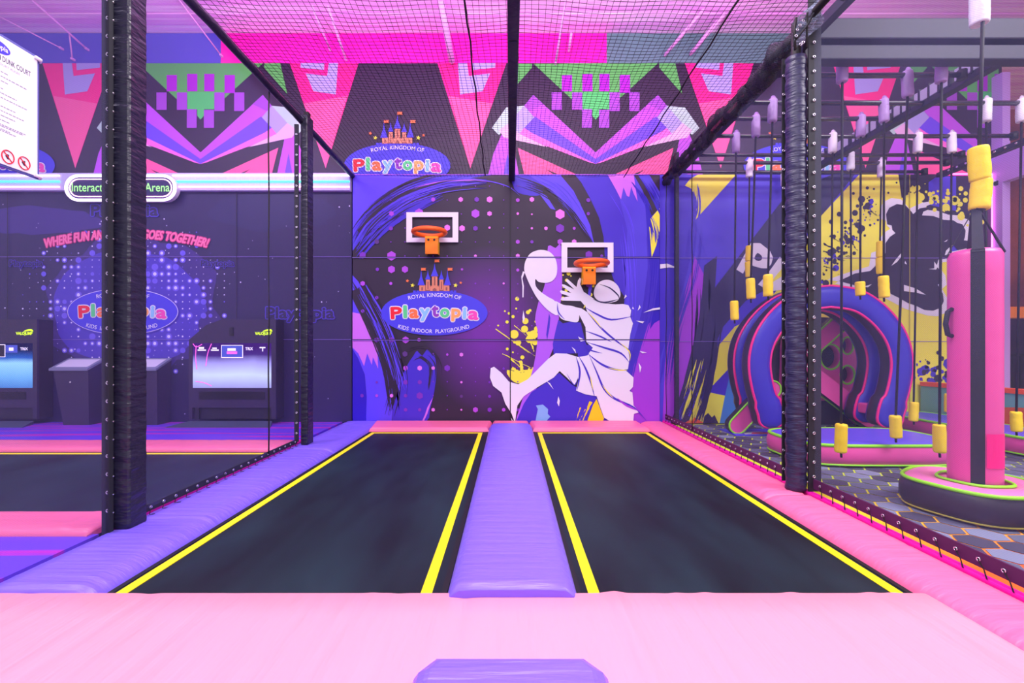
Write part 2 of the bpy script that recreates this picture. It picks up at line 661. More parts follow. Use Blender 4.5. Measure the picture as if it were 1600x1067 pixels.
# ---- 1. centre padded mural -------------------------------------------------
mu = Mural(551, 273, 1030.5, 661)
mu.mb.box(W(551, 661), tuple(a + b for a, b in zip(W(1030.5, 273), (0, 0.045, 0))), 'print_wash')
# top-left: blue corner and the sweeping brush arc
mu.p([(551, 273), (772, 273), (735, 278), (700, 285), (665, 299), (634, 314), (607, 331), (588, 348), (570, 366), (557, 382), (551, 392)], 'blue', 1)
mu.p([(551, 392), (551, 372), (578, 335), (610, 305), (650, 283), (680, 276), (772, 273), (740, 277), (704, 290), (676, 300), (640, 320), (612, 340), (594, 352), (575, 360)], 'blue2', 2)
mu.p(cr([(574, 328), (585, 318), (600, 316), (596, 326), (582, 340), (572, 338)], 3), 'dark', 3)
for a, b, w0, w1, c, bow in (((560, 362), (640, 300), 5, 2, 'dark', -6), ((556, 372), (610, 330), 3, 5, 'deep', -4), ((566, 366), (606, 342), 7, 3, 'indigo', -3), ((560, 380), (596, 352), 3, 1, 'dark', -2),
                              ((605, 318), (700, 281), 2.5, 1, 'dark', -5), ((590, 322), (680, 282), 2, 1, 'indigo', -6), ((625, 318), (704, 290), 5, 2, 'indigo', -3), ((640, 300), (690, 284), 6, 2, 'indigo', -3)):
    mu.stroke(a, b, w0, w1, c, 4, 1.5, 14, bow)
ARC = [(553, 388), (575, 352), (605, 325), (645, 302), (700, 286), (760, 280)]
mu.dry(ARC, 34, 34, 'indigo', 4, 1, 2.6)
mu.dry(ARC, 40, 26, 'dark', 5, 2, 1.8)
mu.dry(ARC, 30, 16, 'blue', 5, 3, 1.6)
mu.dry([(556, 400), (590, 362), (630, 332), (690, 302)], 18, 22, 'indigo', 4, 4, 2.4)
mu.dry([(553, 438), (585, 500), (612, 570), (622, 640)], 34, 40, 'dark', 5, 5, 2.6)
mu.dry([(560, 445), (596, 510), (618, 570), (630, 610)], 22, 24, 'blue', 6, 6, 2.0)
mu.dry([(560, 445), (596, 510), (622, 590), (612, 650)], 30, 16, 'dark', 7, 16, 1.3)
mu.dry([(800, 280), (850, 298), (890, 330), (925, 378)], 16, 18, 'dark', 4, 7, 1.4)
mu.dry([(830, 276), (875, 300), (905, 340)], 30, 12, 'blue2', 4, 8, 1.3)
mu.dry([(995, 275), (1015, 305), (1030, 340)], 26, 22, 'deep', 6, 9, 1.8)
mu.dry([(1012, 330), (1022, 350), (1026, 380)], 16, 12, 'deep', 7, 10, 1.2)
mu.dry([(948, 300), (975, 350), (985, 430), (985, 520)], 26, 14, 'blue', 3, 12, 1.4)
mu.dry([(1020, 400), (1012, 480), (990, 560), (975, 640)], 18, 18, 'indigo', 4, 13, 1.6)
mu.dry([(640, 556), (660, 550), (680, 570), (678, 610)], 22, 14, 'dark', 6, 14, 1.6)
mu.line(cr([(610, 312), (650, 293), (700, 283), (760, 283), (800, 294)], 5, False), 2.2, 'lilac', 5)
mu.line(cr([(690, 284), (740, 280), (790, 290), (812, 306)], 5, False), 1.6, 'blue', 5)
# top middle to right: crescents
mu.p([(803, 273), (850, 273), (848, 300), (838, 306), (818, 304), (804, 296)], 'indigo', 1, 2)
mu.p([(842, 302), (852, 303), (868, 328), (860, 326)], 'blue', 2)
mu.p([(825, 273), (875, 273), (896, 298), (912, 330), (922, 352), (928, 380), (920, 370), (908, 355), (895, 335), (872, 312), (850, 290)], 'blue', 2)
mu.line([(845, 290), (868, 306), (886, 332), (896, 345)], 1.2, 'deep', 3)
mu.p([(898, 273), (1030.5, 273), (1030.5, 661), (900, 661), (930, 600), (960, 520), (980, 470), (960, 440), (945, 400), (943, 370), (936, 340), (922, 310), (908, 285)], 'indigo', 1)
mu.p([(950, 273), (1000, 273), (1010, 310), (1014, 350), (1010, 372), (1012, 420), (1004, 480), (985, 560), (975, 480), (978, 400), (980, 360), (968, 310)], 'blue2', 2)
mu.p([(1008, 320), (1030.5, 290), (1030.5, 500), (1008, 520), (1016, 440)], 'deep', 3)
mu.p([(990, 273), (1030.5, 273), (1030.5, 325), (1018, 338), (1012, 318), (1004, 298)], 'dark', 4)
mu.p([(996, 273), (1014, 273), (1030.5, 300), (1030.5, 318), (1014, 298)], 'blue2', 5)
mu.p([(949, 273), (990, 273), (993, 295), (996, 315), (990, 303), (986, 292), (983, 308), (979, 306), (974, 293), (970, 312), (962, 296)], 'orchid', 5)
mu.p([(1030.5, 325), (1016, 342), (1022, 365), (1014, 354), (1018, 402), (1025, 384), (1030.5, 360)], 'yellow', 6)
mu.p([(1030.5, 500), (1022, 505), (1015, 515), (1018, 498), (1008, 516), (1000, 540), (985, 590), (975, 661), (1030.5, 661)], 'violet', 3)
mu.p([(1030.5, 560), (1012, 600), (1006, 661), (1030.5, 661)], 'violet', 4)
# lower left strokes
mu.p([(551, 430), (560, 440), (580, 478), (598, 520), (612, 560), (616, 600), (612, 661), (551, 661)], 'blue', 1)
mu.p([(551, 545), (560, 560), (570, 585), (573, 620), (572, 661), (551, 661)], 'deep', 2)
mu.p([(551, 488), (562, 490), (578, 512), (590, 533), (597, 560), (590, 548), (591, 576), (583, 558), (581, 570), (574, 552), (569, 572), (560, 552), (551, 543)], 'orchid', 3)
for a, b, w0, w1, c, bow in (((556, 452), (634, 640), 13, 10, 'dark', 0), ((560, 450), (622, 585), 8, 3, 'blue', 1), ((572, 470), (632, 600), 7, 3, 'blue2', 0), ((596, 530), (628, 610), 5, 2, 'blue', 0), ((610, 560), (616, 630), 5, 7, 'dark', -2), ((606, 590), (617, 628), 5, 4, 'blue', 0)):
    mu.stroke(a, b, w0, w1, c, 4, 2.0, 22, bow)
mu.p([(613, 661), (622, 610), (634, 575), (646, 556), (652, 548), (660, 556), (668, 545), (676, 556), (679, 552), (682, 580), (679, 610), (672, 640), (664, 661)], 'indigo', 5, 2)
mu.p([(658, 661), (664, 648), (668, 636), (677, 620), (672, 634), (668, 646), (661, 661)], 'orchid', 6)
# purple wash in the middle
# hexagon halftone
hexes = [(720, 312, 4, 2), (745, 312, 4, 0), (612, 334, 4, 1), (655, 333, 7, 1), (743, 334, 7, 1), (765, 334, 4, 2), (765, 312, 5, 2), (743, 357, 4, 0), (699, 356, 5, 2), (722, 357, 5, 2), (677, 312, 3.5, 1),
         (611, 357, 3.5, 0), (589, 378, 4, 3), (567, 399, 5.5, 0), (612, 400, 7.5, 1), (612, 421, 6, 1), (633, 421, 5.5, 1), (590, 421, 3, 0), (567, 443, 4, 1), (611, 443, 2.6, 1), (743, 400, 2.5, 2), (765, 356, 2, 2),
         (809, 313, 3.2, 1), (831, 312, 4, 2), (809, 334, 2.2, 2), (831, 335, 1.5, 2), (875, 335, 8, 2), (875, 357, 7, 0), (853, 357, 3, 2), (831, 357, 2, 2), (809, 378, 3.4, 1), (831, 378, 2.8, 0), (875, 378, 4.5, 1),
         (897, 378, 4, 2), (897, 357, 2.5, 1), (919, 313, 3.5, 0), (919, 334, 2.8, 0), (809, 400, 3.5, 2), (809, 422, 2.6, 1), (920, 398, 6, 0), (940, 400, 2.5, 0), (919, 445, 4, 0),
         (589, 531, 4, 0), (612, 531, 4.5, 0), (634, 531, 5.5, 1), (655, 531, 3, 1), (633, 553, 4.5, 3), (699, 554, 2, 1), (721, 554, 3.2, 2), (656, 575, 4, 2), (677, 575, 3, 2), (634, 575, 4, 1), (699, 575, 5, 0), (721, 597, 2, 2),
         (656, 597, 3.5, 0), (634, 597, 4, 0), (612, 618, 3, 2), (634, 618, 3, 0), (656, 618, 5.5, 0), (743, 640, 4.3, 1), (765, 640, 3.6, 0), (787, 640, 3, 1), (677, 640, 3, 2), (721, 640, 1.6, 2), (656, 640, 2.8, 0), (634, 640, 3, 0),
         (765, 619, 2.5, 0), (721, 619, 2.6, 3), (787, 576, 2, 0), (765, 597, 1.8, 0), (809, 640, 2.5, 0), (589, 465, 3, 0), (567, 486, 3, 0), (566, 618, 3, 0), (589, 597, 2, 0), (589, 618, 2.5, 1), (743, 443, 1.5, 0), (722, 421, 2, 1), (787, 443, 1.8, 2)]
for x, y, r_, c in hexes:
    mu.disc(x, y, r_, ('hexa', 'hexb', 'hexc', 'hexd')[c], 7)
for i in range(11):
    for j in range(18):
        x, y = 611 + i * 22, 291 + j * 21.8
        if abs(x - 679) < 86 and 400 < y < 530:
            continue
        if x < 660 and y > 520 or y < 300 and x < 700:
            continue
        mu.disc(x, y, 1.1, 'hexa', 6)
# orchid smear, paint splashes and the blue triangle behind the player
cp = lambda pts: crop(740, 360, 3.44, pts)
mu.p(cp([(400, 85), (440, 95), (470, 85), (475, 330), (460, 420), (455, 520), (425, 640), (370, 760), (345, 830), (260, 1035), (225, 1035), (265, 900), (320, 740), (345, 560), (330, 480), (350, 380), (380, 300), (395, 200)]), 'lilac', 5, 3)
mu.p(cp([(405, 445), (412, 470), (408, 520), (395, 590), (390, 560), (398, 500)]), 'indigo', 6)
mu.p(cp([(455, 480), (480, 500), (520, 490), (575, 495), (600, 600), (640, 680), (560, 660), (430, 665), (425, 610), (440, 540)]), 'indigo', 6)
mu.p(cp([(560, 640), (640, 600), (850, 730), (850, 800), (700, 780), (560, 700)]), 'indigo', 6)
mu.p(cp([(370, 830), (460, 765), (530, 830), (640, 890), (660, 900), (640, 940), (600, 1035), (225, 1035), (270, 930), (310, 870)]), 'indigo', 6)
mu.p(cp([(330, 1035), (345, 960), (335, 940), (372, 935), (400, 960), (398, 985), (412, 1000), (380, 1035)]), 'sky', 7)
mu.p(cp([(660, 905), (700, 1010), (690, 1035), (606, 1035), (640, 940)]), 'gold', 7)
for a, b, w_ in (((575, 950), (545, 1035), 5), ((630, 920), (580, 1035), 9), ((600, 960), (560, 1035), 3)):
    q = cp([a, b])
    mu.stroke(q[0], q[1], w_ / 1.6, 1, 'gold', 7, 1, 12)
for x, y, r_ in ((218, 558, 24), (278, 487, 17), (274, 530, 19), (234, 368, 11), (180, 492, 9), (168, 434, 5), (190, 446, 7), (212, 463, 9), (292, 440, 11), (303, 430, 8), (229, 420, 5), (240, 603, 16), (220, 600, 8), (181, 637, 8), (211, 655, 5), (262, 682, 11),
                  (132, 511, 5), (340, 530, 16), (306, 560, 17), (335, 490, 8), (478, 367, 12), (498, 322, 9), (500, 268, 9), (482, 305, 5), (642, 300, 7), (630, 345, 9), (480, 240, 5), (523, 245, 4), (510, 232, 11)):
    q = cp([(x, y)])[0]
    mu.disc(q[0], q[1], r_ / 3.44, 'yellow', 4, 12)
for x, y, r_ in ((330, 600, 5), (300, 585, 6), (322, 560, 7)):
    q = cp([(x, y)])[0]
    mu.disc(q[0], q[1], r_, 'yellow', 4, 9)
for a, b, w_ in (((118, 530), (330, 675), 2.2), ((218, 510), (290, 570), 1.6), ((155, 662), (310, 740), 2.4), ((190, 580), (300, 660), 1.8), ((290, 545), (325, 650), 6), ((200, 690), (290, 770), 3), ((180, 770), (320, 750), 6), ((205, 800), (330, 760), 9), ((205, 740), (290, 790), 7),
                 ((250, 700), (270, 800), 8), ((300, 740), (280, 810), 4), ((320, 735), (300, 810), 3)):
    q = cp([a, b])
    mu.stroke(q[0], q[1], w_, w_ * 0.5, 'yellow', 4, w_ * .3, 12)
mu.p(cp([(180, 750), (260, 765), (325, 740), (300, 800), (245, 822), (200, 800)]), 'yellow', 4, 3)
mu.stroke(*cp([(630, 270), (622, 350)]), 7, 5, 'blue', 5, 1)
for x0, x1, yy in ((551, 797, 402), (797, 1030.5, 402), (551, 797, 530.5), (797, 1030.5, 530.5)):
    mu.p([(x0, yy - .5), (x1, yy - .5), (x1, yy + .5), (x0, yy + .5)], 'seamd', 14)
    mu.p([(x0, yy + .5), (x1, yy + .5), (x1, yy + 1.3), (x0, yy + 1.3)], 'seam', 14)
mu.p([(796.6, 273), (798, 273), (798, 661), (796.6, 661)], 'seamd', 14)
mu.p([(551, 273), (1030.5, 273), (1030.5, 274), (551, 274)], 'lilac', 14)
cm = mu.mb.build('padded_mural', recalc=False)
tag(cm, 'padded end wall mural behind the two hoops, dark with blue brush arcs and purple hexagons', 'wall mural')
logo(679, 489, cm)

# player figure printed in white

pl = Mural(551, 273, 1030.5, 661)
pl.p(cp([(365, 106), (405, 115), (435, 145), (448, 190), (445, 240), (425, 270), (395, 282), (350, 278), (332, 262), (334, 300), (360, 330), (400, 358), (440, 385), (452, 455), (400, 430), (345, 370), (310, 310), (285, 255), (272, 215), (277, 170), (300, 130), (330, 112)]), 'white', 12, 3)   # ball and raised forearm
pl.p(cp([(436, 380), (480, 400), (520, 405), (550, 415), (565, 440), (566, 475), (555, 493), (520, 490), (480, 480), (460, 462), (448, 425)]), 'white', 12, 3)   # upper arm
pl.p(cp([(545, 412), (580, 420), (610, 440), (600, 410), (575, 380), (480, 378), (466, 372), (472, 362), (515, 355), (470, 340), (463, 328), (470, 322), (525, 338), (475, 300), (474, 290), (488, 292), (540, 318), (497, 275), (497, 264), (508, 265), (552, 305), (560, 270), (570, 255), (577, 262), (572, 290),
           (590, 330), (620, 350), (650, 372), (700, 392), (760, 398), (800, 396), (830, 402), (845, 430), (840, 465), (855, 500), (840, 560), (830, 640), (836, 690), (828, 745), (780, 752), (700, 735), (640, 700), (618, 660), (640, 630), (605, 600), (600, 520), (580, 480)]), 'white', 12)   # hand, shoulder and torso
pl.p(cp([(645, 330), (655, 300), (680, 275), (715, 266), (750, 276), (778, 305), (788, 345), (775, 375), (740, 388), (700, 390), (665, 375), (648, 355)]), 'white', 12, 3)   # head
pl.p(cp([(640, 640), (700, 700), (820, 755), (858, 790), (855, 840), (835, 862), (852, 870), (858, 940), (890, 975), (860, 985), (855, 1035), (745, 1032), (700, 1005), (680, 950), (660, 890), (600, 880), (550, 860), (565, 790), (540, 830), (500, 790), (462, 755), (430, 790), (330, 850), (270, 890), (235, 940), (222, 1035),
           (205, 985), (170, 930), (150, 870), (105, 835), (88, 790), (92, 740), (110, 732), (150, 765), (190, 812), (240, 826), (290, 800), (350, 740), (400, 690), (440, 660), (500, 662), (560, 680), (610, 672)]), 'white', 12)   # hips and legs
pl.p(cp([(265, 220), (275, 225), (262, 260), (270, 300), (268, 360), (262, 360), (262, 300), (256, 250)]), 'white', 12)
pl.p(cp([(267, 430), (275, 470), (268, 495), (262, 470)]), 'white', 12)
for q, w_, c in (([(450, 390), (455, 440), (490, 480)], 2, 'indigo'), ([(675, 290), (730, 310), (775, 350), (780, 375)], 2.2, 'navy'), ([(600, 415), (660, 450), (740, 480), (860, 460)], 3, 'indigo'), ([(610, 440), (680, 520), (760, 590), (870, 665)], 3, 'indigo'),
                 ([(600, 540), (680, 570), (740, 600)], 2.5, 'indigo'), ([(605, 600), (700, 630), (790, 660), (835, 710)], 3.2, 'indigo'), ([(610, 660), (680, 715), (750, 745), (825, 752)], 3.5, 'indigo'), ([(560, 670), (600, 740), (630, 820), (650, 900)], 3, 'indigo'),
                 ([(620, 670), (660, 760), (700, 850), (760, 905), (860, 950), (925, 1020)], 3.6, 'indigo'), ([(550, 680), (570, 760), (555, 860)], 3, 'indigo'), ([(770, 900), (820, 940), (890, 970)], 3, 'violet'), ([(640, 370), (700, 388), (780, 370)], 2.5, 'navy'), ([(590, 600), (620, 640), (690, 660)], 2.5, 'indigo'), ([(500, 770), (540, 830), (560, 790)], 1.5, 'indigo')):
    pl.line(cr(cp(q), 4, False), w_, c, 13)
for q in ([(612, 440), (650, 480), (690, 530)], [(780, 600), (835, 650), (838, 700)], [(720, 738), (780, 750), (825, 750)], [(690, 830), (720, 870), (750, 900)], [(625, 780), (640, 860)], [(590, 420), (600, 400)]):
    pl.line(cr(cp(q), 3, False), 1.7, 'yellow', 14)
for q in ([(560, 570), (600, 590), (575, 598)], [(525, 625), (545, 640), (550, 662)], [(455, 890), (463, 915), (458, 945), (448, 925)], [(870, 485), (915, 490), (905, 500)], [(890, 400), (896, 415), (880, 432)], [(815, 345), (822, 355), (806, 368)], [(885, 710), (900, 735), (892, 765)], [(890, 648), (930, 656), (905, 660)],
          [(392, 810), (410, 820), (430, 855)], [(855, 410), (860, 425), (850, 420)], [(200, 1005), (222, 1035), (210, 1035)]):
    pl.p(cp(q), 'white', 12)
pl.p(cp([(910, 442), (960, 420), (1005, 413), (1005, 424), (960, 430)]), 'white', 12)
tag(pl.mb.build('player_figure', cm, recalc=False), 'white printed basketball player leaping with a ball')

# ---- 2. arena space mural (left) -------------------------------------------
mu = Mural(-330, 300, 549.5, 661)
mu.mb.box(W(-330, 661), tuple(a + b for a, b in zip(W(549.5, 300), (0, 0.045, 0))), pm('space'))
def blob(mu, cx, cy, rx, ry, col, lay, seed, n=26, rough=.12):
    rr = random.Random(seed)
    mu.p([(cx + rx * (1 + rr.uniform(-rough, rough)) * math.cos(2 * math.pi * i / n), cy + ry * (1 + rr.uniform(-rough, rough)) * math.sin(2 * math.pi * i / n)) for i in range(n)], col, lay, 2)
blob(mu, 205, 480, 140, 112, 'space2', 1, 1)
blob(mu, 200, 485, 118, 92, 'spaceb', 2, 2, 30, .06)
blob(mu, 430, 330, 100, 30, 'navy', 1, 4)
blob(mu, 60, 345, 100, 22, 'space2', 1, 5)
rs = random.Random(3)
for i in range(-2, 28):
    for j in range(24):
        x, y = 58 + i * 10.85, 363 + j * 10.85
        d = math.hypot((x - 205) / 150, (y - 470) / 120)
        if d > 1.15 or rs.random() < (d - .55) * .9 or math.hypot((x - 193) / 88, (y - 487) / 38) < 1:
            continue
        r_ = rs.choice((.9, 1.1, 1.4, 1.8, 2.4, 3.2)) * (1.15 - d * .5)
        if r_ > 1.5:
            mu.disc(x, y, r_ * 1.9, 'dotb', 3, 10)
        mu.disc(x, y, r_, 'dotw' if rs.random() < .7 else 'dotb', 4, 6 if r_ > 1.4 else 5)
for i in range(170):
    x, y = rs.uniform(-320, 548), rs.uniform(305, 655)
    mu.disc(x, y, rs.choice((.5, .6, .8, 1.3)), 'dotw', 4, 5)
up = lambda l: (lambda q: W(q[0], q[1], l))


def halo_text(mu, s, x0, x1, yb, size, arc, c, ch, off, hoff, shear=0, lay=6):
    f = lambda l: (lambda q: W(q[0], -q[1], l))
    text_row(mu.mb, s, pm(ch), f(lay + (1 if hoff > 1.8 and c == 'space' else 0)), x0, x1, -yb, size, arc, 0, shear, hoff)
    text_row(mu.mb, s, pm(c), f(lay + 2), x0, x1, -yb, size, arc, 0, shear, off)


for x0, x1, yb, size in ((144, 247, 337, 24), (417, 522, 497, 24), (16, 68, 416, 13), (315, 366, 416, 13), (-200, -110, 480, 24)):
    halo_text(mu, 'Playtopia', x0, x1, yb, size, 0, 'space', 'spaceb', .06 * size / 2, .2 * size / 2)
halo_text(mu, 'WHERE FUN AND               GOES TOGETHER!', 73, 325, 387, 19, 15, 'neonp', 'neonh', .6, 1.7, .25)
for yy in (401, 530):
    mu.p([(-330, yy), (549, yy), (549, yy + .9), (-330, yy + .9)], 'seam', 10)
for xx in (13, 370):
    mu.p([(xx, 300), (xx + 1, 300), (xx + 1, 661), (xx, 661)], 'seamd', 10)
am = mu.mb.build('space_mural', recalc=False)
tag(am, 'dark violet space mural with glowing dots and slogan behind the dark arena cabinets', 'wall mural')
logo(193, 487, am, glow=True, castle=False)

# ---- 3. ninja mural (right) --------------------------------------------------
mu = Mural(1031, 273, 1549, 661)
mu.mb.box(W(1031, 661), tuple(a + b for a, b in zip(W(1549, 273), (0, 0.045, 0))), pm('blue2'))
mu.p([(1031, 273), (1078, 273), (1090, 300), (1088, 340), (1080, 400), (1065, 460), (1045, 520), (1031, 560)], 'indigo', 1)
mu.p([(1078, 280), (1090, 273), (1150, 273), (1085, 345), (1088, 310), (1080, 295), (1070, 290)], 'yellow', 2)
mu.p([(1150, 273), (1232, 273), (1232, 300), (1120, 445), (1110, 420), (1085, 345)], 'blue2', 3)
mu.p([(1232, 300), (1300, 273), (1335, 273), (1285, 335), (1232, 400), (1200, 450), (1165, 470), (1130, 510), (1105, 560), (1110, 460), (1120, 445)], 'navy', 4)
mu.p([(1085, 400), (1075, 440), (1040, 540), (1035, 661), (1050, 661), (1090, 520), (1100, 430)], 'violet', 3)
mu.p([(1100, 415), (1120, 400), (1115, 480), (1105, 560), (1090, 620), (1075, 661), (1048, 661), (1080, 560), (1095, 480)], 'navy', 5)
mu.p([(1148, 510), (1105, 560), (1096, 590), (1070, 661), (1170, 661), (1170, 500)], 'yellow', 4)
for a, b, w0, w1 in (((1096, 570), (1060, 655), 10, 12), ((1092, 600), (1076, 650), 4, 9), ((1110, 560), (1090, 655), 3, 1)):
    mu.stroke(a, b, w0, w1, 'indigo', 5, 3, 26)
mu.dry([(1108, 430), (1108, 500), (1098, 570), (1078, 655)], 44, 60, 'navy', 5, 21, 3.2)
mu.dry([(1105, 540), (1092, 600), (1070, 660)], 40, 30, 'navy', 6, 22, 2.2)
mu.dry([(1098, 560), (1084, 610), (1068, 660)], 30, 22, 'yellow', 6, 23, 1.8)
mu.dry([(1086, 280), (1090, 320), (1084, 350)], 14, 14, 'indigo', 3, 24, 1.8)
mu.dry([(1085, 345), (1075, 430), (1050, 520), (1038, 600)], 30, 30, 'indigo', 4, 25, 2.2)
mu.p([(1142, 572), (1142, 620), (1104, 612)], 'indigo', 5)
mu.p([(1142, 575), (1160, 600), (1170, 661), (1124, 661), (1132, 620)], 'cyan', 6)
mu.p([(1085, 652), (1100, 661), (1068, 661)], 'orange2', 6)
mu.p([(1100, 650), (1106, 645), (1112, 652), (1116, 648), (1122, 661), (1098, 661)], 'navy', 6)
for s, pts_ in (('P', 0), ('L', 1)):
    pass
cq = lambda pts: crop(1150, 380, 10.67, pts)
mu.p(cq([(240, 0), (395, 0), (560, 130), (610, 240), (580, 350), (520, 420), (420, 420), (290, 385), (200, 330), (110, 510), (0, 440), (60, 330)]), 'white', 7, 0)
mu.p(cq([(348, 165), (420, 215), (422, 270), (370, 300), (298, 260)]), 'navy', 8, 2)
mu.p(cq([(720, 230), (900, 330), (1250, 330), (1250, 700), (600, 800), (430, 900), (520, 780), (360, 690), (540, 480)]), 'white', 7)
mu.p(cq([(860, 220), (900, 200), (900, 540), (780, 540), (600, 650), (610, 600), (760, 420)]), 'yellow', 8)
# yellow field with the leaping dark figure
mu.p([(1282, 338), (1342, 273), (1440, 273), (1462, 300), (1468, 380), (1510, 420), (1549, 430), (1549, 661), (1200, 661), (1200, 470), (1240, 420)], 'yellow', 4)
mu.p([(1450, 285), (1463, 276), (1493, 276), (1493, 330), (1450, 320)], 'blue2', 6)
mu.p([(1403, 273), (1549, 273), (1549, 430), (1520, 420), (1470, 360), (1445, 320), (1425, 300), (1408, 310)], 'dark2', 5)
ck = lambda pts: crop(1280, 270, 5.082, pts)
body = [(525, 330), (550, 280), (610, 250), (680, 260), (725, 310), (740, 330), (790, 285), (850, 275), (870, 290), (820, 310), (810, 340), (900, 345), (980, 375), (1060, 380), (1090, 400), (1130, 410), (1155, 460), (1150, 510), (1130, 570), (1080, 565), (1040, 580), (1000, 620), (990, 655), (1150, 620), (1152, 640), (990, 685),
        (940, 690), (925, 740), (960, 790), (970, 860), (935, 890), (975, 960), (982, 1020), (960, 1070), (900, 1095), (830, 1090), (760, 1055), (700, 1035), (620, 990), (560, 960), (540, 880), (470, 880), (400, 910), (190, 850), (280, 800), (400, 780), (440, 740), (460, 660), (520, 640), (520, 560), (555, 510), (600, 480), (575, 455), (570, 420), (535, 410)]
cxb, cyb = 760, 660
mu.p(ck([(x + (x - cxb) * .07 + (22 if x > cxb else -30), y + (y - cyb) * .06 + (18 if y > cyb else -24)) for x, y in body]), 'white', 7)
mu.p(ck([(60, 850), (200, 800), (400, 740), (420, 640), (520, 620), (520, 840), (200, 870)]), 'white', 7)
fig = ck(body)
mu.p(fig, 'dark2', 9)
mu.p(ck([(150, 860), (280, 800), (420, 780), (520, 800), (520, 960), (460, 1000), (400, 1010), (300, 900)]), 'dark2', 9)
for q in ([(565, 740), (600, 690), (655, 625), (665, 640), (610, 710)], [(665, 890), (760, 920), (840, 970), (750, 950), (665, 940)], [(905, 705), (925, 735), (940, 735), (920, 770), (860, 765), (905, 760)], [(980, 550), (1015, 530), (1000, 548)], [(345, 905), (410, 885), (380, 910)], [(675, 700), (690, 730), (670, 720)]):
    mu.p(ck(q), 'white', 11)
rs = random.Random(11)
for i in range(100):                                   # black and violet paint splatter
    t = rs.random()
    x, y = 20 + 420 * t + rs.gauss(0, 45), 800 - 540 * t + rs.gauss(0, 60)
    r_ = abs(rs.gauss(0, 11)) + 3
    q = ck([(x, y)])[0]
    if x > 12:
        mu.disc(q[0], q[1], r_ / 5.08, 'dark2' if rs.random() < .75 else 'indigo', 6, 8)
for x, y, r_ in ((378, 122, 13), (430, 130, 9), (268, 165, 12), (385, 265, 30), (90, 390, 18), (205, 395, 15), (545, 160, 9), (610, 80, 8), (300, 265, 14), (280, 320, 24), (155, 330, 20)):
    q = ck([(x, y)])[0]
    mu.disc(q[0], q[1], r_ / 5.08, 'dark2', 6, 10)
for q, w0 in (([(420, 210), (395, 330)], 7), ([(330, 360), (260, 415)], 5), ([(210, 470), (330, 560)], 6), ([(200, 480), (300, 620)], 5), ([(30, 560), (240, 680)], 5), ([(30, 620), (200, 700)], 5), ([(100, 600), (250, 670)], 3), ([(30, 690), (120, 780)], 6), ([(30, 740), (130, 770)], 4), ([(80, 500), (180, 560)], 5), ([(400, 300), (455, 340)], 5)):
    q = ck(q)
    mu.stroke(q[0], q[1], w0, w0 * .5, 'indigo' if w0 in (7, 6) else 'dark2', 7, w0 * .5, 16)
for i in range(75):                                    # yellow splatter on the dark part
    t = rs.random()
    x, y = 700 + 600 * t + rs.gauss(0, 25), 130 + 190 * t + rs.gauss(0, 65)
    q = ck([(x, y)])[0]
    if y > 20:
        mu.disc(q[0], q[1], (abs(rs.gauss(0, 11)) + 3) / 5.08, 'yellow', 8, 9)
for x, y, r_ in ((1000, 275, 30), (920, 200, 24), (1120, 350, 30), (1208, 333, 20), (1015, 205, 16), (800, 195, 32), (740, 220, 22), (880, 225, 16), (1100, 220, 14), (1015, 140, 12)):
    q = ck([(x, y)])[0]
    mu.disc(q[0], q[1], r_ / 5.08, 'yellow', 8, 12)
for i in range(60):                                    # splatter at the foot of the figure
    x, y = rs.uniform(1425, 1500), rs.gauss(582, 13)
    mu.disc(x, y, abs(rs.gauss(0, 2.6)) + .8, 'dark2' if rs.random() < .5 else 'indigo', 7, 7)
mu.p([(1031, 413), (1042, 412), (1060, 419), (1045, 418), (1031, 420)], 'white', 8)
for yy in (403, 533):
    mu.p([(1031, yy), (1549, yy), (1549, yy + .9), (1031, yy + .9)], 'seam', 13)
mu.p([(1419, 273), (1420.2, 273), (1420.2, 661), (1419, 661)], 'olive', 13)
tag(mu.mb.build('ninja_mural', recalc=False), 'yellow, blue and dark mural with a leaping dark figure behind the horseshoe arches', 'wall mural')

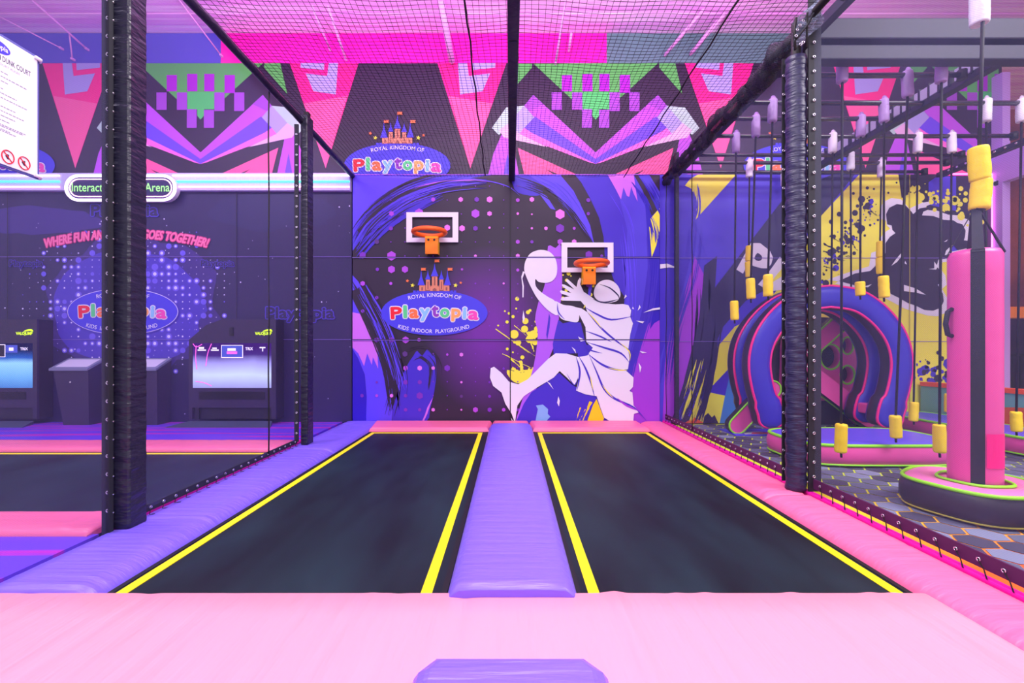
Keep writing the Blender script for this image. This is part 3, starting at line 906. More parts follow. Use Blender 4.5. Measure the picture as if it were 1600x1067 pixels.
# ---- 4. long mural band above ------------------------------------------------
TOPY, BOTY = 99, 272.5
mu = Mural(-330, TOPY, 1700, BOTY)
mu.mb.box(W(-330, BOTY), tuple(a + b for a, b in zip(W(1562, TOPY), (0, 0.045, 0))), pm('dark'))
mu.r = (-330, TOPY, 1560, BOTY)
cs = lambda pts: crop(800, 80, 5.333, pts)
AX = 930.5
for k in (-2, -1, 0, 1):
    dx = 617 * k

    def S(pts, col, lay=1, mir=False, dx=dx):
        mu.p([(x + dx, y) for x, y in pts], col, lay)
        if mir:
            mu.p([(2 * AX - x + dx, y) for x, y in pts][::-1], col, lay)
    S([(833, 99), (1028, 99), (967, 155), (893, 155)], 'green', 1)
    S([(910, 144), (952, 144), (952, 171), (936, 171), (936, 181), (930.5, 187), (925.5, 181), (925.5, 171), (910, 171)], 'green2', 2)
    S([(1030, 99), (1055, 99), (1066, 147), (1030, 106)], 'green', 1, True)
    for q in ((415, 500, 200, 335), (585, 670, 190, 335), (728, 812, 190, 335), (897, 983, 200, 350), (330, 415, 345, 490), (500, 585, 345, 490), (812, 897, 345, 500), (977, 1062, 345, 500), (583, 665, 485, 640), (725, 810, 490, 640)):
        a, b, c, d = q
        S(cs([(a, c), (b, c), (b, d), (a, d)]), 'square' if d < 360 else 'squarepale', 3)
    S(cs([(695, 845), (1215, 365), (1290, 455), (1200, 560), (695, 905)]), 'band1', 2, True)
    S(cs([(1215, 365), (1290, 455), (1250, 500), (1130, 442)]), 'squarepale', 3, True)
    S(cs([(695, 900), (1200, 545), (1290, 640), (1230, 680), (695, 940)]), 'bandi', 3, True)
    S(cs([(1290, 455), (1420, 600), (1330, 690), (1200, 560)]), 'bandip', 2, True)
    S(cs([(695, 940), (1230, 670), (1290, 640), (1330, 690), (1420, 600), (1480, 680), (1080, 800), (740, 930)]), 'bandp', 2, True)
    S(cs([(1330, 690), (1420, 600), (1500, 660), (1460, 720), (1100, 800)]), 'bandpp', 3, True)
    S(cs([(1290, 455), (1440, 470), (1560, 640), (1500, 700), (1420, 600)]), 'mint', 2, True)
    S(cs([(1345, 805), (1290, 1026), (860, 1026)]), 'hotpale', 3, True)
    S(cs([(1110, 985), (1040, 1030), (1000, 1030)]), 'dark', 4, True)
    S([(1050, 272.5), (1062, 215), (1075, 205), (1090, 240), (1098, 272.5)], 'band1', 1, True)
    S([(1062, 272.5), (1068, 240), (1074, 272.5)], 'bandi', 2, True)
    for tip, m in ((732, 1), (AX * 2 - 732, -1)):
        if m == 1 or True:
            f = lambda pts: [((AX + (x + 617 - AX) * m if m == -1 else x + 617), y) for x, y in pts]
            S(f([(66.6, 99), (174, 99), (118, 263)]), 'hot', 2)
            S(f([(84, 150), (152, 162), (118, 263)]), 'hotpale', 3)
            S(f([(98.5, 99), (113, 99), (115.6, 119), (149, 115), (137, 143), (102, 148)]), 'bandip', 4)
            S(f([(119.7, 99), (157, 99), (157, 106), (120.5, 110)]), 'bandip', 4)
um = mu.mb.build('banner_mural', recalc=False)
tag(um, 'long dark upper banner with pink pennants and green and purple pixel patterns', 'banner')
for k in (-1, 0, 1):
    logo(621 + 617 * k + (6 if k == 1 else 0), 259, um, lay=8, cut=13.4)

# painted strip above the banner, and the ceiling
mb = MB()
TOPB = TOPY - 0.4
for x0, x1, c in ((-330, 345, 'bluebox'), (345, 948, 'maga'), (948, 1600, 'greyg')):
    mb.box(W(x0, TOPB), tuple(a + b for a, b in zip(W(x1, 52), (0, 0.045, 0))), pm(c))
tag(mb.build('wall_top'), None, kind='structure')
zc = W(0, 52)[2]
mat('ceiling_pink', (238, 160, 240), 0.5, bump=(2.5, 0.3, (0.3, 9, 1)), vary=((252, 208, 252), 2.0, (0.2, 9, 1), 0.4, 0.62))
mb = MB()
mb.box((7.7, D, zc), (13.6, 9.6, zc + 0.08), 'ceiling_pink')
mb.box((9.0, -1.5, zc), (13.6, D, zc + 0.08), 'ceiling_pink')
yy = D + 0.06
i = 0
while yy > -1.5:
    mb.box((-9.0, yy - 0.235, zc + (0.0 if i % 2 else 0.012)), (9.0, yy, zc + 0.08), 'ceiling_pink', 0.004, 1)
    yy -= 0.24
    i += 1
tag(mb.build('ceiling'), None, kind='structure')

# ------------------------------------------------------------------ the court
ZP = 0.05


def gx(px, d):
    return (px - CX) * d / F


mat('carpet_grey', (92, 98, 122), 0.85)
mat('carpet_dark', (62, 62, 84), 0.85)
mat('carpet_light', (124, 134, 162), 0.8)
mat('arena_floor', (104, 60, 235), 0.4, vary=((190, 30, 200), 2.2, (0.12, 3.2, 1), 0.52, 0.6))
mat('post_vinyl', (42, 40, 78), 0.42, bump=(8, 0.7, (0.8, 0.8, 4.5)))
m = mat('carpet_line', (200, 225, 40), 0.8)      # printed outline colour runs from lime (back) to orange (front)
nt = m.node_tree
tc = nt.nodes.new('ShaderNodeTexCoord')
sp = nt.nodes.new('ShaderNodeSeparateXYZ')
mr = nt.nodes.new('ShaderNodeMapRange')
mr.inputs[1].default_value, mr.inputs[2].default_value = 2.5, 4.1
cr_ = nt.nodes.new('ShaderNodeValToRGB')
cr_.color_ramp.elements[0].color = rgb((255, 98, 20))
cr_.color_ramp.elements[1].color = rgb((205, 230, 50))
e = cr_.color_ramp.elements.new(0.45)
e.color = rgb((250, 190, 30))
nt.links.new(tc.outputs['Object'], sp.inputs[0])
nt.links.new(sp.outputs[1], mr.inputs[0])
nt.links.new(mr.outputs[0], cr_.inputs[0])
nt.links.new(cr_.outputs[0], nt.nodes['Principled BSDF'].inputs['Base Color'])

# floors
mb = MB()
mb.box((-2.62, -0.4, -0.5), (2.50, D, -0.42), 'black_frame')
mb.box((-2.62, -0.4, -0.42), (-2.56, D, -0.06), 'black_frame')
mb.box((2.44, -0.4, -0.42), (2.50, D, -0.06), 'black_frame')
tag(mb.build('floor'), None, kind='structure')
mb = MB()
mb.box((2.50, -0.4, -0.1), (11.0, 10.2, -0.004), 'carpet_line')
rs = random.Random(5)
hr = 0.118
ix = 0
x = 2.55
while x < 7.6:
    y = 1.0 + (hr * 0.8660254 if ix % 2 else 0)
    while y < D:
        r_ = hr - 0.009
        q = [(x + r_ * math.cos(k * math.pi / 3), y + r_ * math.sin(k * math.pi / 3), 0.0) for k in range(6)]
        if q[3][0] > 2.50:
            mb.face(q, rs.choice(('carpet_grey', 'carpet_grey', 'carpet_dark', 'carpet_light')))
        y += hr * 2 * 0.8660254
    x += hr * 1.5
    ix += 1
tag(mb.build('floor', recalc=False), None, kind='structure')
mb = MB()
mb.box((-11.3, -0.4, -0.1), (-2.62, 2.9, 0.02), 'arena_floor')
mb.box((-11.3, 5.66, -0.1), (-2.62, D, 0.03), 'arena_floor')
mb.box((-11.3, 2.9, -0.5), (-2.62, 5.66, -0.42), 'black_frame')
tag(mb.build('floor'), None, kind='structure')


def pad(name, poly, m, top, bottom, label, cat='safety pad', group=None, bev=0.03, chamfer=0.05, seed=0, nx=1, edge_mat=None):
    """a stuffed vinyl floor pad: outline poly (x, y) counter-clockwise, sloped sides"""
    mb = MB()
    n = len(poly)
    cxx = sum(p[0] for p in poly) / n
    cyy = sum(p[1] for p in poly) / n

    def inset(t):
        out = []
        for i in range(n):
            p0, p1, p2 = Vector(poly[i - 1]), Vector(poly[i]), Vector(poly[(i + 1) % n])
            a = (p1 - p0).normalized()
            b = (p2 - p1).normalized()
            na, nb = Vector((-a.y, a.x)), Vector((-b.y, b.x))
            v = (na + nb)
            v /= max(v.dot(na), 0.3)
            out.append(p1 + v * t)
        return out
    rings = [[mb.bm.verts.new((p[0], p[1], z)) for p in inset(t)] for t, z in ((0, bottom), (0, bottom + (top - bottom) * 0.35), (chamfer * 0.3, bottom + (top - bottom) * 0.72), (chamfer * 0.75, top - (top - bottom) * 0.06), (chamfer, top))]
    i0 = mb.mi(m)
    for a, b in zip(rings, rings[1:]):
        for k in range(n):
            f = mb.bm.faces.new((a[k], a[(k + 1) % n], b[(k + 1) % n], b[k]))
            f.material_index = i0
    f = mb.bm.faces.new(rings[-1])
    f.material_index = i0
    o = mb.build(name, recalc=False)
    tag(o, label, cat, group)
    return o


def mattress(name, x0, y0, x1, y1, m, top, th, label, crease='y', cat='safety pad', slope=None, group=None, seam=True, amp=0.0075, n=(10, 60)):
    """padded strip built as a dense surface with real creases across it.
    crease='y': long in y with creases across; slope = (left, right) width of the sloped flanks"""
    mb = MB()
    nyn = int((abs(y1 - y0) if crease == 'y' else abs(x1 - x0)) / 0.016)
    sl = slope or (0.03, 0.03)
    rr = random.Random(hash(label) % 1000 if False else sum(map(ord, label)))
    cre = [(rr.random(), rr.uniform(0.3, 1.0), rr.uniform(-1, 1)) for _ in range(int(abs(y1 - y0) * 9) if crease == 'y' else int(abs(x1 - x0) * 5))]
    if crease == 'y':
        A0, A1, B0, B1 = x0, x1, y0, y1
    else:
        A0, A1, B0, B1 = y0, y1, x0, x1
    wA = A1 - A0
    cols = [(A0, top - th), (A0, top - th * 0.6), (A0 + sl[0] * 0.45, top - th * 0.22), (A0 + sl[0], top - 0.003)]
    k = 6
    for i in range(1, k):
        cols.append((A0 + sl[0] + (wA - sl[0] - sl[1]) * i / k, top))
    cols += [(A1 - sl[1], top - 0.003), (A1 - sl[1] * 0.45, top - th * 0.22), (A1, top - th * 0.6), (A1, top - th)]
    L = B1 - B0
    grid = []
    for j in range(nyn + 1):
        t = j / nyn
        endf = min(1.0, min(t, 1 - t) * L / 0.05)
        row = []
        for i, (a, z) in enumerate(cols):
            u = i / (len(cols) - 1)
            d = 0
            for c, s, sk in cre:
                q = (t - c) * L - sk * (0.06 if crease == 'y' else 0.25) * (u - 0.5)
                d += (s - 0.62) * 2 * amp * math.exp(-(q / (0.014 if crease == 'y' else 0.035)) ** 2) * (0.4 + 0.6 * math.sin(math.pi * u))
            zz = z - (1 - endf) ** 2 * min(th * 0.5, 0.02) * (1 if z > top - th * 0.5 else 0)
            if 1 < i < len(cols) - 2:
                zz += d
            bb = B0 + L * t
            row.append(mb.bm.verts.new((a, bb, zz) if crease == 'y' else (bb, a, zz)))
        grid.append(row)
    mi = mb.mi(m)
    for j in range(nyn):
        for i in range(len(cols) - 1):
            f = mb.bm.faces.new((grid[j][i], grid[j][i + 1], grid[j + 1][i + 1], grid[j + 1][i]))
            f.material_index = mi
            f.smooth = True
    for row in (grid[0], grid[-1]):
        f = mb.bm.faces.new(row)
        f.material_index = mi
    bot = [grid[0][0], grid[-1][0], grid[-1][-1], grid[0][-1]]
    o = mb.build(name)
    tag(o, label, cat, group)
    return o


def trampoline(x0, x1, y0, y1, lx0, lx1, label, z=0.0):
    """bed with yellow outline, inside a dark steel frame"""
    t = thing('trampoline', ((x0 + x1) / 2, (y0 + y1) / 2, z - 0.42), label, 'trampoline', 'dunk lane trampolines' if y1 > 6 and x0 > -2.6 else None)
    mb = MB()
    mb.box((x0, y0, z - 0.012), (x1, y1, z), 'mat_black')
    mb.build('jumping_bed', t)
    mb = MB()
    w_ = 0.055
    yl = y1 - 0.10
    yn = y0 + 0.05
    for a in ((lx0, yn, lx0 + w_, yl), (lx1 - w_, yn, lx1, yl), (lx0 + w_, yl - w_, lx1 - w_, yl), (lx0 + w_, yn, lx1 - w_, yn + w_)):
        mb.box((a[0], a[1], z + 0.0005), (a[2], a[3], z + 0.0035), 'yellow_line')
    o = mb.build('boundary_line', t)
    o['label'] = 'yellow boundary line'
    mb = MB()
    for a in ((x0 - 0.09, y0 - 0.07, x0 - 0.03, y1 + 0.07), (x1 + 0.03, y0 - 0.07, x1 + 0.09, y1 + 0.07)):
        mb.box((a[0], a[1], z - 0.42), (a[2], a[3], z - 0.03), 'black_frame')
    for a in ((x0 - 0.09, y0 - 0.10, x1 + 0.09, y0 - 0.04), (x0 - 0.09, y1 + 0.04, x1 + 0.09, y1 + 0.10)):
        mb.box((a[0], a[1], z - 0.42), (a[2], a[3], z - 0.03), 'black_frame')
    for a in ((x0, y0, x0 + 0.03, y1), (x1 - 0.03, y0, x1, y1), (x0 + 0.03, y1 - 0.03, x1 - 0.03, y1)):
        mb.box((a[0], a[1], z + 0.0005), (a[2], a[3], z + 0.003), 'black_frame')
    # springs between frame and bed
    yy = y0 + 0.06
    while yy < y1:
        for xa, xb in ((x0 - 0.04, x0), (x1, x1 + 0.04)):
            mb.box((xa, yy, z - 0.02), (xb, yy + 0.02, z - 0.008), 'black_frame')
        yy += 0.08
    mb.build('frame', t)
    return t


trampoline(-1.985, -0.31, 1.98, 6.48, -1.94, -0.385, 'left trampoline lane with yellow outline, under the higher hoop')
trampoline(0.32, 1.985, 1.98, 6.48, 0.385, 1.935, 'right trampoline lane with yellow outline, in front of the printed basketball player')

mattress('safety_pad', -0.30, 2.12, 0.32, 6.62, 'purple_vinyl', 0.10, 0.12, 'long purple pad running between the two court trampolines', slope=(0.06, 0.06))
mattress('safety_pad', -2.52, 5.17, -2.00, 7.09, 'purple_vinyl', 0.055, 0.10, 'purple edge pad at the far left corner, beside the far black post', slope=(0.01, 0.09), n=(10, 30))
mattress('safety_pad', -2.52, 2.18, -2.00, 5.165, 'purple_vinyl', 0.055, 0.10, 'purple edge pad along the left trampoline, under the near black square post', slope=(0.01, 0.09))
mattress('safety_pad', 2.0, 3.60, 2.365, 7.09, 'pink_vinyl', 0.05, 0.10, 'pink edge pad at the far right, ending at the round black post', slope=(0.09, 0.03))
mattress('safety_pad', 2.0, 1.2, 2.365, 3.595, 'pink_vinyl', 0.055, 0.11, 'pink edge pad at the near right, between the round black post and the camera', slope=(0.09, 0.03))
pad('safety_pad', [(-1.995, 6.43), (-0.302, 6.43), (-0.28, 7.08), (-2.1, 7.08)][0:4], 'pink_vinyl', 0.06, -0.02, 'pink pad at the foot of the end wall behind the left trampoline', chamfer=0.04)
pad('safety_pad', [(-0.27, 6.63), (0.29, 6.63), (0.29, 7.08), (-0.27, 7.08)], 'pink_vinyl', 0.06, -0.02, 'short pink pad at the end wall behind the long purple centre pad', chamfer=0.04)
pad('safety_pad', [(0.325, 6.43), (1.98, 6.43), (1.98, 7.08), (0.30, 7.08)], 'pink_vinyl', 0.06, -0.02, 'pink pad at the foot of the end wall behind the right trampoline', chamfer=0.04)
mattress('safety_pad', -3.9, 0.9, 2.0, 2.17, 'pink_vinyl_light', ZP, 0.045, 'wide pale pink pad across the front of the court', crease='x', slope=(0.01, 0.012), n=(10, 200), amp=0.009)
mb_o = pad('safety_pad', [(-0.33, 0.6), (0.335, 0.6), (0.335, 1.56), (0.27, 1.64), (-0.27, 1.64), (-0.33, 1.56)], 'purple_vinyl', 0.125, 0.052, 'purple pad lying on the pale pink front pad, nearest the camera', chamfer=0.06)

# ------------------------------------------------------------------ hoops
def hoop(px, py, bx0, bx1, by0, by1, side, label):
    d = 6.80
    x = gx(px, d)
    z = H + (CY - py) * d / F
    t = thing('basketball_hoop', (x, D, z - 0.25), label, 'basketball hoop', 'wall hoops')
    mb = MB()
    mb.tube([(x + 0.236 * math.cos(a * math.pi / 18), d + 0.236 * math.sin(a * math.pi / 18), z) for a in range(36)], 0.034, 'orange_rim', 10, closed=True)
    mb.build('rim', t)
    mb = MB()
    bx = x + side * 0.03
    mb.box((bx - 0.095, 6.93, z - 0.30), (bx + 0.095, 6.955, z - 0.05), 'orange_metal', 0.004)
    mb.box((bx - 0.10, 6.955, z - 0.29), (bx - 0.088, 7.10, z - 0.05), 'yellow_metal')
    mb.box((bx + 0.088, 6.955, z - 0.29), (bx + 0.10, 7.10, z - 0.05), 'yellow_metal')
    mb.box((bx - 0.10, 6.95, z - 0.055), (bx + 0.10, 7.105, z - 0.03), 'yellow_metal')
    for s in (-0.045, 0.045):
        mb.tube([(bx + s, 6.925, z - 0.085), (bx + s, 6.935, z - 0.085)], 0.018, 'black_frame', 8)
    mb.build('bracket', t)
    mb = MB()
    a, b = W(bx0, by0, 0), W(bx1, by1, 0)
    tx, tz = 0.088, 0.072
    y0, y1 = D - 0.048, D - 0.028
    mb.box((a[0], y0, b[2]), (a[0] + tx, y1, a[2]), 'white')
    mb.box((b[0] - tx, y0, b[2]), (b[0], y1, a[2]), 'white')
    mb.box((a[0] + tx, y0, a[2] - tz), (b[0] - tx, y1, a[2]), 'white')
    mb.box((a[0] + tx, y0, b[2]), (b[0] - tx, y1, b[2] + tz), 'white')
    mb.build('backboard_frame', t)


hoop(671, 362.5, 636, 716.5, 333, 379.5, 0.2, 'orange basketball rim on a white rectangle, the higher hoop on the left')
hoop(924.5, 411, 877, 957.5, 380, 426, -0.3, 'orange basketball rim on a white rectangle, the lower hoop above the printed player')

# ------------------------------------------------------------------ posts
XL, XR = -2.50, 2.42
ZT = 3.86


def padded_post(x0, x1, y0, y1, z0, z1, label, seams=True):
    t = thing('padded_post', ((x0 + x1) / 2, (y0 + y1) / 2, z0), label, 'post', 'square black posts' )
    mb = MB()
    # wrinkled vinyl sleeve
    n = int((z1 - z0) / 0.02)
    rr = random.Random(int(abs(x0 * 100 + y0 * 77)))
    ph = [rr.uniform(0, 6.28) for _ in range(6)]
    cs_ = []
    b = 0.014
    base = [(x0, y0 + b), (x0 + b, y0), (x1 - b, y0), (x1, y0 + b), (x1, y1 - b), (x1 - b, y1), (x0 + b, y1), (x0, y1 - b)]
    rings = []
    for j in range(n + 1):
        z = z0 + (z1 - z0) * j / n
        ring = []
        for k, (x, y) in enumerate(base):
            q = 0.0008 * math.sin(z * 60 + ph[0] + k * 0.9) + 0.0010 * math.sin(z * 33 + ph[1] - k * 0.7) + 0.0006 * math.sin(z * 105 + ph[2] + k)
            cx_, cy_ = (x0 + x1) / 2, (y0 + y1) / 2
            ring.append(mb.bm.verts.new((x + (x - cx_) / 0.08 * q, y + (y - cy_) / 0.08 * q, z)))
        rings.append(ring)
    mi = mb.mi('black_vinyl')
    for a, c in zip(rings, rings[1:]):
        for k in range(8):
            f = mb.bm.faces.new((a[k], a[(k + 1) % 8], c[(k + 1) % 8], c[k]))
            f.material_index = mi
            f.smooth = k in (0, 2, 4, 6)
    for rg in (rings[0][::-1], rings[-1]):
        mb.bm.faces.new(rg).material_index = mi
    mb.build('padding_sleeve', t)
    mb = MB()
    mb.box(((x0 + x1) / 2 - 0.03, (y0 + y1) / 2 - 0.03, z0 - 0.1), ((x0 + x1) / 2 + 0.03, (y0 + y1) / 2 + 0.03, z1 + 0.06), 'black_frame')
    mb.build('steel_post', t)
    return t


padded_post(-2.535, -2.415, 2.885, 3.035, 0.06, 5.6, 'tall square black padded post standing nearest on the left, cut by the picture top')
padded_post(-2.46, -2.375, 5.335, 5.50, 0.06, 3.93, 'square black padded post on the far left, reaching the sloping top rail')

# round padded post on the right
t = thing('round_padded_post', (2.325, 3.70, 0.05), 'round wrinkled black padded post at the right edge of the court', 'post')
mb = MB()
n = 150
rings = []
for j in range(n + 1):
    z = 0.055 + 3.50 * j / n
    rings.append([mb.bm.verts.new((2.325 + (0.076 + 0.0035 * math.sin(z * 52 + 2.2 * math.sin(k * 0.5)) + 0.002 * math.sin(z * 97 + k)) * math.cos(k * math.pi / 10),
                                   3.70 + (0.076 + 0.003 * math.sin(z * 52 + 2.2 * math.sin(k * 0.5))) * math.sin(k * math.pi / 10), z)) for k in range(20)])
mi = mb.mi('post_vinyl')
for a, c in zip(rings, rings[1:]):
    for k in range(20):
        f = mb.bm.faces.new((a[k], a[(k + 1) % 20], c[(k + 1) % 20], c[k]))
        f.material_index = mi
        f.smooth = True
mb.bm.faces.new(rings[0][::-1]).material_index = mi
mb.bm.faces.new(rings[-1]).material_index = mi
mb.build('padding_sleeve', t)
mb = MB()
mb.tube([(2.325, 3.70, 0.0), (2.325, 3.70, 3.84)], 0.035, 'black_frame', 10)
mb.build('steel_post', t)
mb = MB()
mb.tube([(2.388, 3.648, 0.08 + 3.4 * i / 60) for i in range(61)], 0.004, 'cord', 5)
for i in range(30):
    z = 0.13 + i * 0.115
    mb.tube([(2.383, 3.636, z), (2.41, 3.64, z + 0.03), (2.44, 3.66, z + 0.055)], 0.003, 'cord', 4)
mb.build('lacing_cord', t)
gm = None


def grommet(x, y, z, nx, ny, nz, parent):
    global gm
    if gm is None:
        mb = MB()
        mb.tube([(0.009 * math.cos(k * math.pi / 6), 0.009 * math.sin(k * math.pi / 6), 0) for k in range(12)], 0.0035, 'steel', 5, closed=True)
        gm = mb.bm, mb.mats
        me = bpy.data.meshes.new('grommet')
        mb.bm.to_mesh(me)
        me.materials.append(MATS['steel'])
        gm = me
    o = bpy.data.objects.new('grommet', gm)
    COL.objects.link(o)
    o.parent = parent
    q = Vector((0, 0, 1)).rotation_difference(Vector((nx, ny, nz)))
    p = parent
    while p.parent:
        p = p.parent
    o.matrix_parent_inverse = Matrix.Identity(4) if parent.type == 'MESH' else Matrix.Translation(-parent.location)
    o.rotation_mode = 'QUATERNION'
    o.rotation_quaternion = q
    o.location = (x, y, z)
    return o


gs = [c for c in t.children if c.name.startswith('padding_sleeve')][0]
for i in range(29):
    grommet(2.325 + 0.058, 3.70 - 0.060, 0.13 + i * 0.115, 0.5, -0.85, 0, gs)

# ------------------------------------------------------------------ side nets
netmat('net_left', (112, 106, 172), 0.165, cell=0.011)
netmat('net_right', (112, 116, 165), 0.19, cell=0.012)
netmat('net_bunch', (34, 34, 52), 0.93, cell=0.02, lo=0.8)


def net_panel(x, y0, y1, z0, z1, m, name, label, border, bm_, bulge=0.02, cat='safety net', group=None):
    t = thing(name, (x, (y0 + y1) / 2, z0), label, cat, group)
    mb = MB()
    ny, nz = 16, 16
    g = [[mb.bm.verts.new((x + bulge * math.sin(math.pi * i / ny) * math.sin(math.pi * j / nz) + 0.006 * math.sin(i * 1.3 + j * 0.7), y0 + (y1 - y0) * i / ny, z0 + (z1 - z0) * j / nz)) for j in range(nz + 1)] for i in range(ny + 1)]
    mi = mb.mi(m)
    for i in range(ny):
        for j in range(nz):
            f = mb.bm.faces.new((g[i][j], g[i + 1][j], g[i + 1][j + 1], g[i][j + 1]))
            f.material_index = mi
            f.smooth = True
    mb.build('netting', t, recalc=False)
    return t


nl = net_panel(XL, 3.04, 5.33, 0.10, ZT, 'net_left', 'side_net', 'fine mesh side net between the two square black posts on the left', None, None, group=None)
nl2 = net_panel(XL - 0.03, 0.5, 2.88, -0.05, ZT + 1.2, 'net_left', 'side_net', 'fine mesh side net left of the nearest black post, behind the court rules sign', None, None, bulge=0.0)
nl3 = net_panel(XL + 0.01, 5.5, 7.08, 0.08, ZT - 0.02, 'net_left', 'side_net', 'narrow fine mesh net between the far square post and the end wall', None, None, bulge=0.0)
nr = net_panel(XR, 3.75, 7.08, 0.09, ZT - 0.06, 'net_right', 'side_net', 'fine mesh side net from the round post back to the end wall on the right', None, None, bulge=-0.01)
nr2 = net_panel(XR + 0.0, 1.0, 3.66, 0.09, ZT + 1.0, 'net_right', 'side_net', 'fine mesh side net nearest on the right, in front of the punch bag', None, None, bulge=0.01)

# borders with eyelets
mb = MB()
mb.box((XL - 0.006, 3.05, 0.075), (XL + 0.004, 5.34, 0.125), 'webbing')
b = mb.build('webbing_border', nl)
for i in range(19):
    yy = 3.16 + i * 0.118
    grommet(XL + 0.006, yy, 0.10, 1, 0, 0, b)


def cords(n, pts, y0, step, r_, parent):
    mb = MB()
    mb.tube([(p[0], p[1] + y0, p[2]) for p in pts], r_, 'cord', 4)
    first = mb.build('cord', parent)
    for i in range(1, n):
        c = first.copy()
        COL.objects.link(c)
        c.location = (0, i * step, 0)


cords(19, [(XL + 0.008, 0, 0.10), (XL + 0.02, -0.03, 0.06), (XL + 0.035, 0.01, 0.05)], 3.16, 0.118, 0.003, nl)
mb = MB()
mb.tube([(XL + 0.012, 4.69 + 0.006 * math.sin(i), 0.1 + 3.74 * i / 20) for i in range(21)], 0.007, 'cord', 6)
mb.build('seam_rope', nl)
mb = MB()
mb.box((XL - 0.012, 2.84, -0.02), (XL - 0.002, 2.87, 5.0), 'webbing')
mb.box((XL - 0.075, 2.868, 0.0), (XL - 0.006, 2.876, 5.0), 'webbing')
b = mb.build('webbing_border', nl2)
for i in range(42):
    grommet(XL - 0.035, 2.866, 0.18 + i * 0.115, 0, -1, 0, b)
mb = MB()
mb.tube([(XL - 0.012 + 0.004 * math.sin(i), 2.855, 0.1 + i * 0.06) for i in range(82)], 0.004, 'white', 4)
for i in range(42):
    mb.tube([(XL - 0.03, 2.862, 0.185 + i * 0.115), (XL + 0.0, 2.872, 0.165 + i * 0.115)], 0.006, 'steel', 5)
mb.build('lacing_cord', nl2)
mb = MB()
mb.box((-2.515, 5.30, 0.1), (-2.465, 5.312, 3.8), 'webbing')
b = mb.build('webbing_border', nl)
for i in range(30):
    grommet(-2.485, 5.296, 0.2 + i * 0.12, 0, -1, 0, b)
# right side borders
mb = MB()
mb.box((XR - 0.008, 3.80, 0.080), (XR + 0.004, 7.08, 0.155), 'webbing_plum')
b = mb.build('webbing_border', nr)
for i in range(27):
    grommet(XR - 0.012, 3.90 + i * 0.12, 0.118, -1, 0, 0, b)
cords(27, [(XR - 0.013, 0, 0.118), (XR - 0.022, -0.03, 0.085), (XR - 0.05, -0.07, 0.058)], 3.90, 0.12, 0.003, nr)
mb = MB()
mb.box((XR - 0.008, 1.0, 0.082), (XR + 0.004, 3.62, 0.160), 'webbing_plum')
b = mb.build('webbing_border', nr2)
for i in range(18):
    grommet(XR - 0.012, 1.5 + i * 0.12, 0.122, -1, 0, 0, b)
cords(18, [(XR - 0.014, 0, 0.122), (XR - 0.024, -0.04, 0.086), (XR - 0.052, -0.08, 0.060)], 1.5, 0.12, 0.0035, nr2)
mb = MB()
mb.box((2.376, 3.62, 0.06), (2.475, 3.634, 4.6), 'webbing')
b = mb.build('webbing_border', nr2)
for i in range(31):
    grommet(2.415, 3.614, 0.18 + i * 0.115, 0, -1, 0, b)
mb = MB()
mb.box((2.258, 3.775, 0.10), (2.29, 3.785, 3.6), 'webbing')
b = mb.build('webbing_border', nr)
for i in range(22):
    grommet(2.266, 3.768, 0.2 + i * 0.155, 0, -1, 0, b)
for x, yy in ((XR - 0.01, 7.02), (XR - 0.02, 6.0)):
    mb = MB()
    mb.tube([(x + 0.004 * math.sin(i * 1.7), yy, 0.1 + 3.65 * i / 20) for i in range(21)], 0.006, 'cord', 5)
    mb.build('seam_rope', nr)
mb = MB()
mb.box((2.37, 0.9, 0.0), (2.425, D - 0.02, 0.058), 'magenta_trim', 0.012)
tag(mb.build('floor_trim'), 'hot pink strip under the lacing of the right side net', 'trim')
mb = MB()
mb.box((-2.60, 2.9, 0.0), (-2.525, 5.6, 0.065), 'magenta_trim', 0.01)
tag(mb.build('floor_trim'), 'hot pink strip under the lacing of the left side net', 'trim')

# ------------------------------------------------------------------ overhead: rails, beam and ceiling net
mb = MB()
mb.tube([(-2.455, 0.8 + (D - 0.82) * i / 30, 3.865 + 0.004 * math.sin(i * 1.9)) for i in range(31)], 0.038, 'black_vinyl', 10)
tag(mb.build('top_rail'), 'black padded rail along the top of the left side net', 'rail')
mb = MB()
rr = random.Random(2)
n = 110
pts, rad = [], []
for i in range(n + 1):
    yy = 3.78 + (D - 3.80) * i / n
    sag = 0.03 * math.sin(i * 0.28) + 0.02 * math.sin(i * 0.61 + 1)
    pts.append((2.40 - 0.03 * math.sin(i * 0.17), yy, 3.80 - 0.02 + sag * 0.6))
    rad.append(min(1, 0.25 + i / 9) * (0.045 + 0.035 * (1 - i / n) + 0.014 * math.sin(i * 0.9) + 0.010 * math.sin(i * 2.3)))
mb.tube(pts, 0.06, 'net_bunch', 14, rad=rad, flat=1.25)
tag(mb.build('gathered_net_roll'), 'gathered dark netting hanging along the top edge behind the round post', 'net roll')
mb = MB()
mb.tube([(2.40, 0.8, 3.86), (2.40, D - 0.02, 3.84)], 0.03, 'black_frame', 10)
tag(mb.build('top_rail'), 'black steel rail wrapped in netting along the top of the right side net', 'rail')
